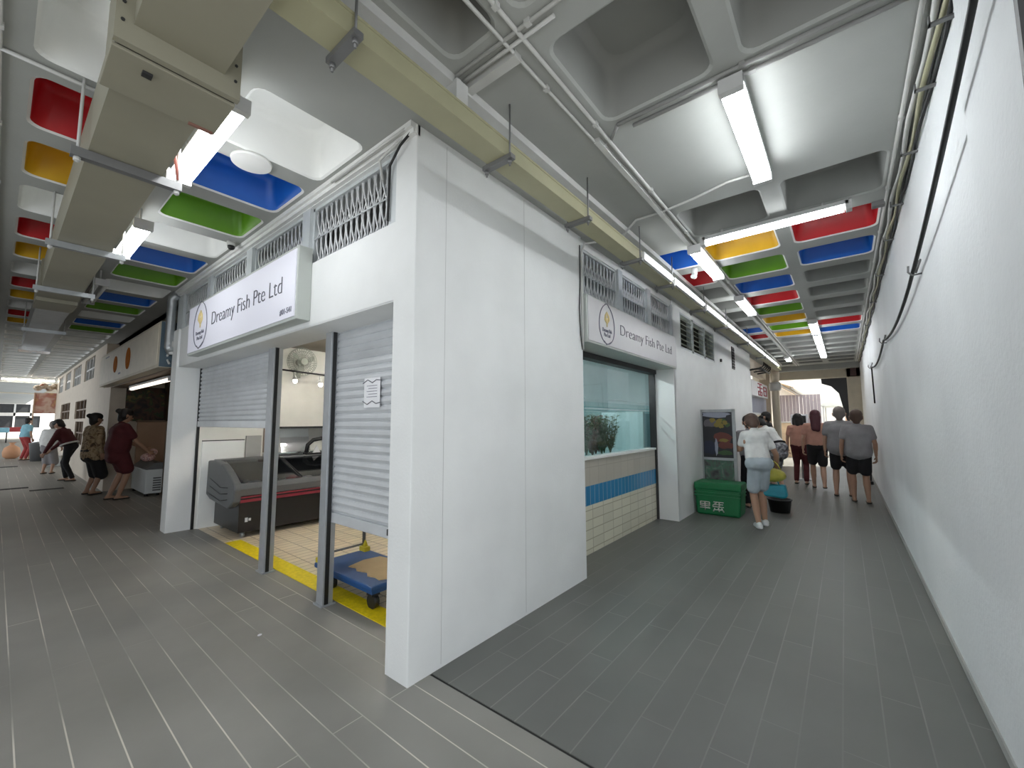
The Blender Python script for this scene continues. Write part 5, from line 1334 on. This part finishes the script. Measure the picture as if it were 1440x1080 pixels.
for nm, y, x, w_, a in (('nearest the left edge, closer one', 11.95, -1.15, .10, 0), ('just right of the nearest one', 11.25, -.68, .09, 0), ('farther away', 18.8, -1.15, .14, 0)):
    m = MB(); m.box(x - .24, x + .24, y - w_, y + w_, 0, .006)
    tag(m.build('floor_mark', 'dark'), 'short dark bar across the left passage floor, ' + nm, 'floor mark', 'dark bars on the floor')
t = thing('waste_bin', 'dark grey waste bin beside the far person in light blue', 'bin', (-.36, 21.2, 0))
m = MB(); m.lathe([(.22, 0), (.28, .62), (.29, .64), (.26, .66)], (-.36, 21.2, 0), 18); m.build('shell', 'frz_grey', t)
m = MB(); m.lathe([(.24, .66), (.2, .67), (.05, .7)], (-.36, 21.2, 0), 18); m.build('bag_rim', 'black', t)
t = thing('orange_sack', 'orange sack on the floor beside the far person in light blue', 'sack', (-.98, 23.5, 0))
m = MB(); m.lathe([(.12, 0), (.22, .08), (.24, .25), (.20, .42), (.07, .52), (.05, .55), (.10, .62), (.02, .6)], (-.98, 23.5, 0), 16); m.build('sack', mat('orange_sack_cloth', (.60, .32, .18), .7), t)
t = thing('white_box', 'low white box on the floor beyond the pale grey person', 'box', (-.2, 18.2, 0))
m = MB(); m.box(-.4, -.05, 17.9, 18.5, 0, .28, bev=.02); m.build('carton', 'freezer_white', t)
m = MB(); m.box(-.41, -.04, 17.89, 18.51, .28, .33, bev=.01); m.build('lid', 'lamp_body', t)
t = thing('pink_sign', 'pinkish shop board on the wall at the far end of the left passage', 'sign', (-.1, 23.0, 1.9))
m = MB(); m.box(-.55, .15, 22.55, 22.65, 1.75, 2.55, bev=.01); m.build('board', blotch_mat('pink_board', [(.6, .35, .25), (.7, .5, .4), (.5, .2, .15), (.65, .42, .2)], 3), t)
m = MB(); m.box(-.58, -.55, 22.5, 22.7, 0, 2.55); m.build('post', 'tan', t)
t = thing('stacked_goods', 'brown and cream bundles stacked on top of the pink shop board', 'stacked goods', (-.2, 22.6, 2.55))
m = MB()
for k in range(5): m.sphere((-.5 + .15 * k, 22.6, 2.74 + .08 * (k % 2)), .13, sc=(1, 1, .9), seg=12, rings=8)
m.build('bundles', blotch_mat('bundles', [(.1, .05, .03), (.4, .3, .2), (.6, .5, .4), (.3, .1, .05)], 8), t)
for i, (x, y, c, nm) in enumerate(((-1.6, 44, 'c_blue', 'far stall table with a blue cover beyond the left passage'), (-.6, 47, 'c_red', 'far stall table with a red cover beyond the left passage'), (-2.4, 49, 'shoe_dark', 'far stall table with a dark cover at the very edge'))):
    t = thing('stall_table', nm, 'table', (x, y, 0))
    m = MB(); m.box(x - .8, x + .8, y - .5, y + .5, .7, 1.05, bev=.05); m.build('cover', c, t)
    for dx in (-.7, .7):
        for dy in (-.4, .4):
            m = MB(); m.tube([(x + dx, y + dy, 0), (x + dx, y + dy, .72)], .03, 6); m.build('leg', 'dark_metal', t)
m = MB(); m.tube([(.14, -.14, .004), (.18, -.15, .004)], .002, 5); m.bm.free()
m = MB(); m.sphere((-.27, 1.2, .006), .012, sc=(1.2, .8, .5), seg=8, rings=6)
tag(m.build('paper_scrap', 'paper'), 'tiny white scrap on the grey floor in front of the shutter posts', 'litter')
# ------------------------------------------------------------------ daylight outside
sd = bpy.data.lights.new('sun', 'SUN'); sd.energy = 11.0; sd.angle = R_(3); sd.color = (1, .95, .86)
so = bpy.data.objects.new('sun', sd); COL.objects.link(so)
so.rotation_euler = Vector((-.55, .35, -1.0)).to_track_quat('-Z', 'Y').to_euler()
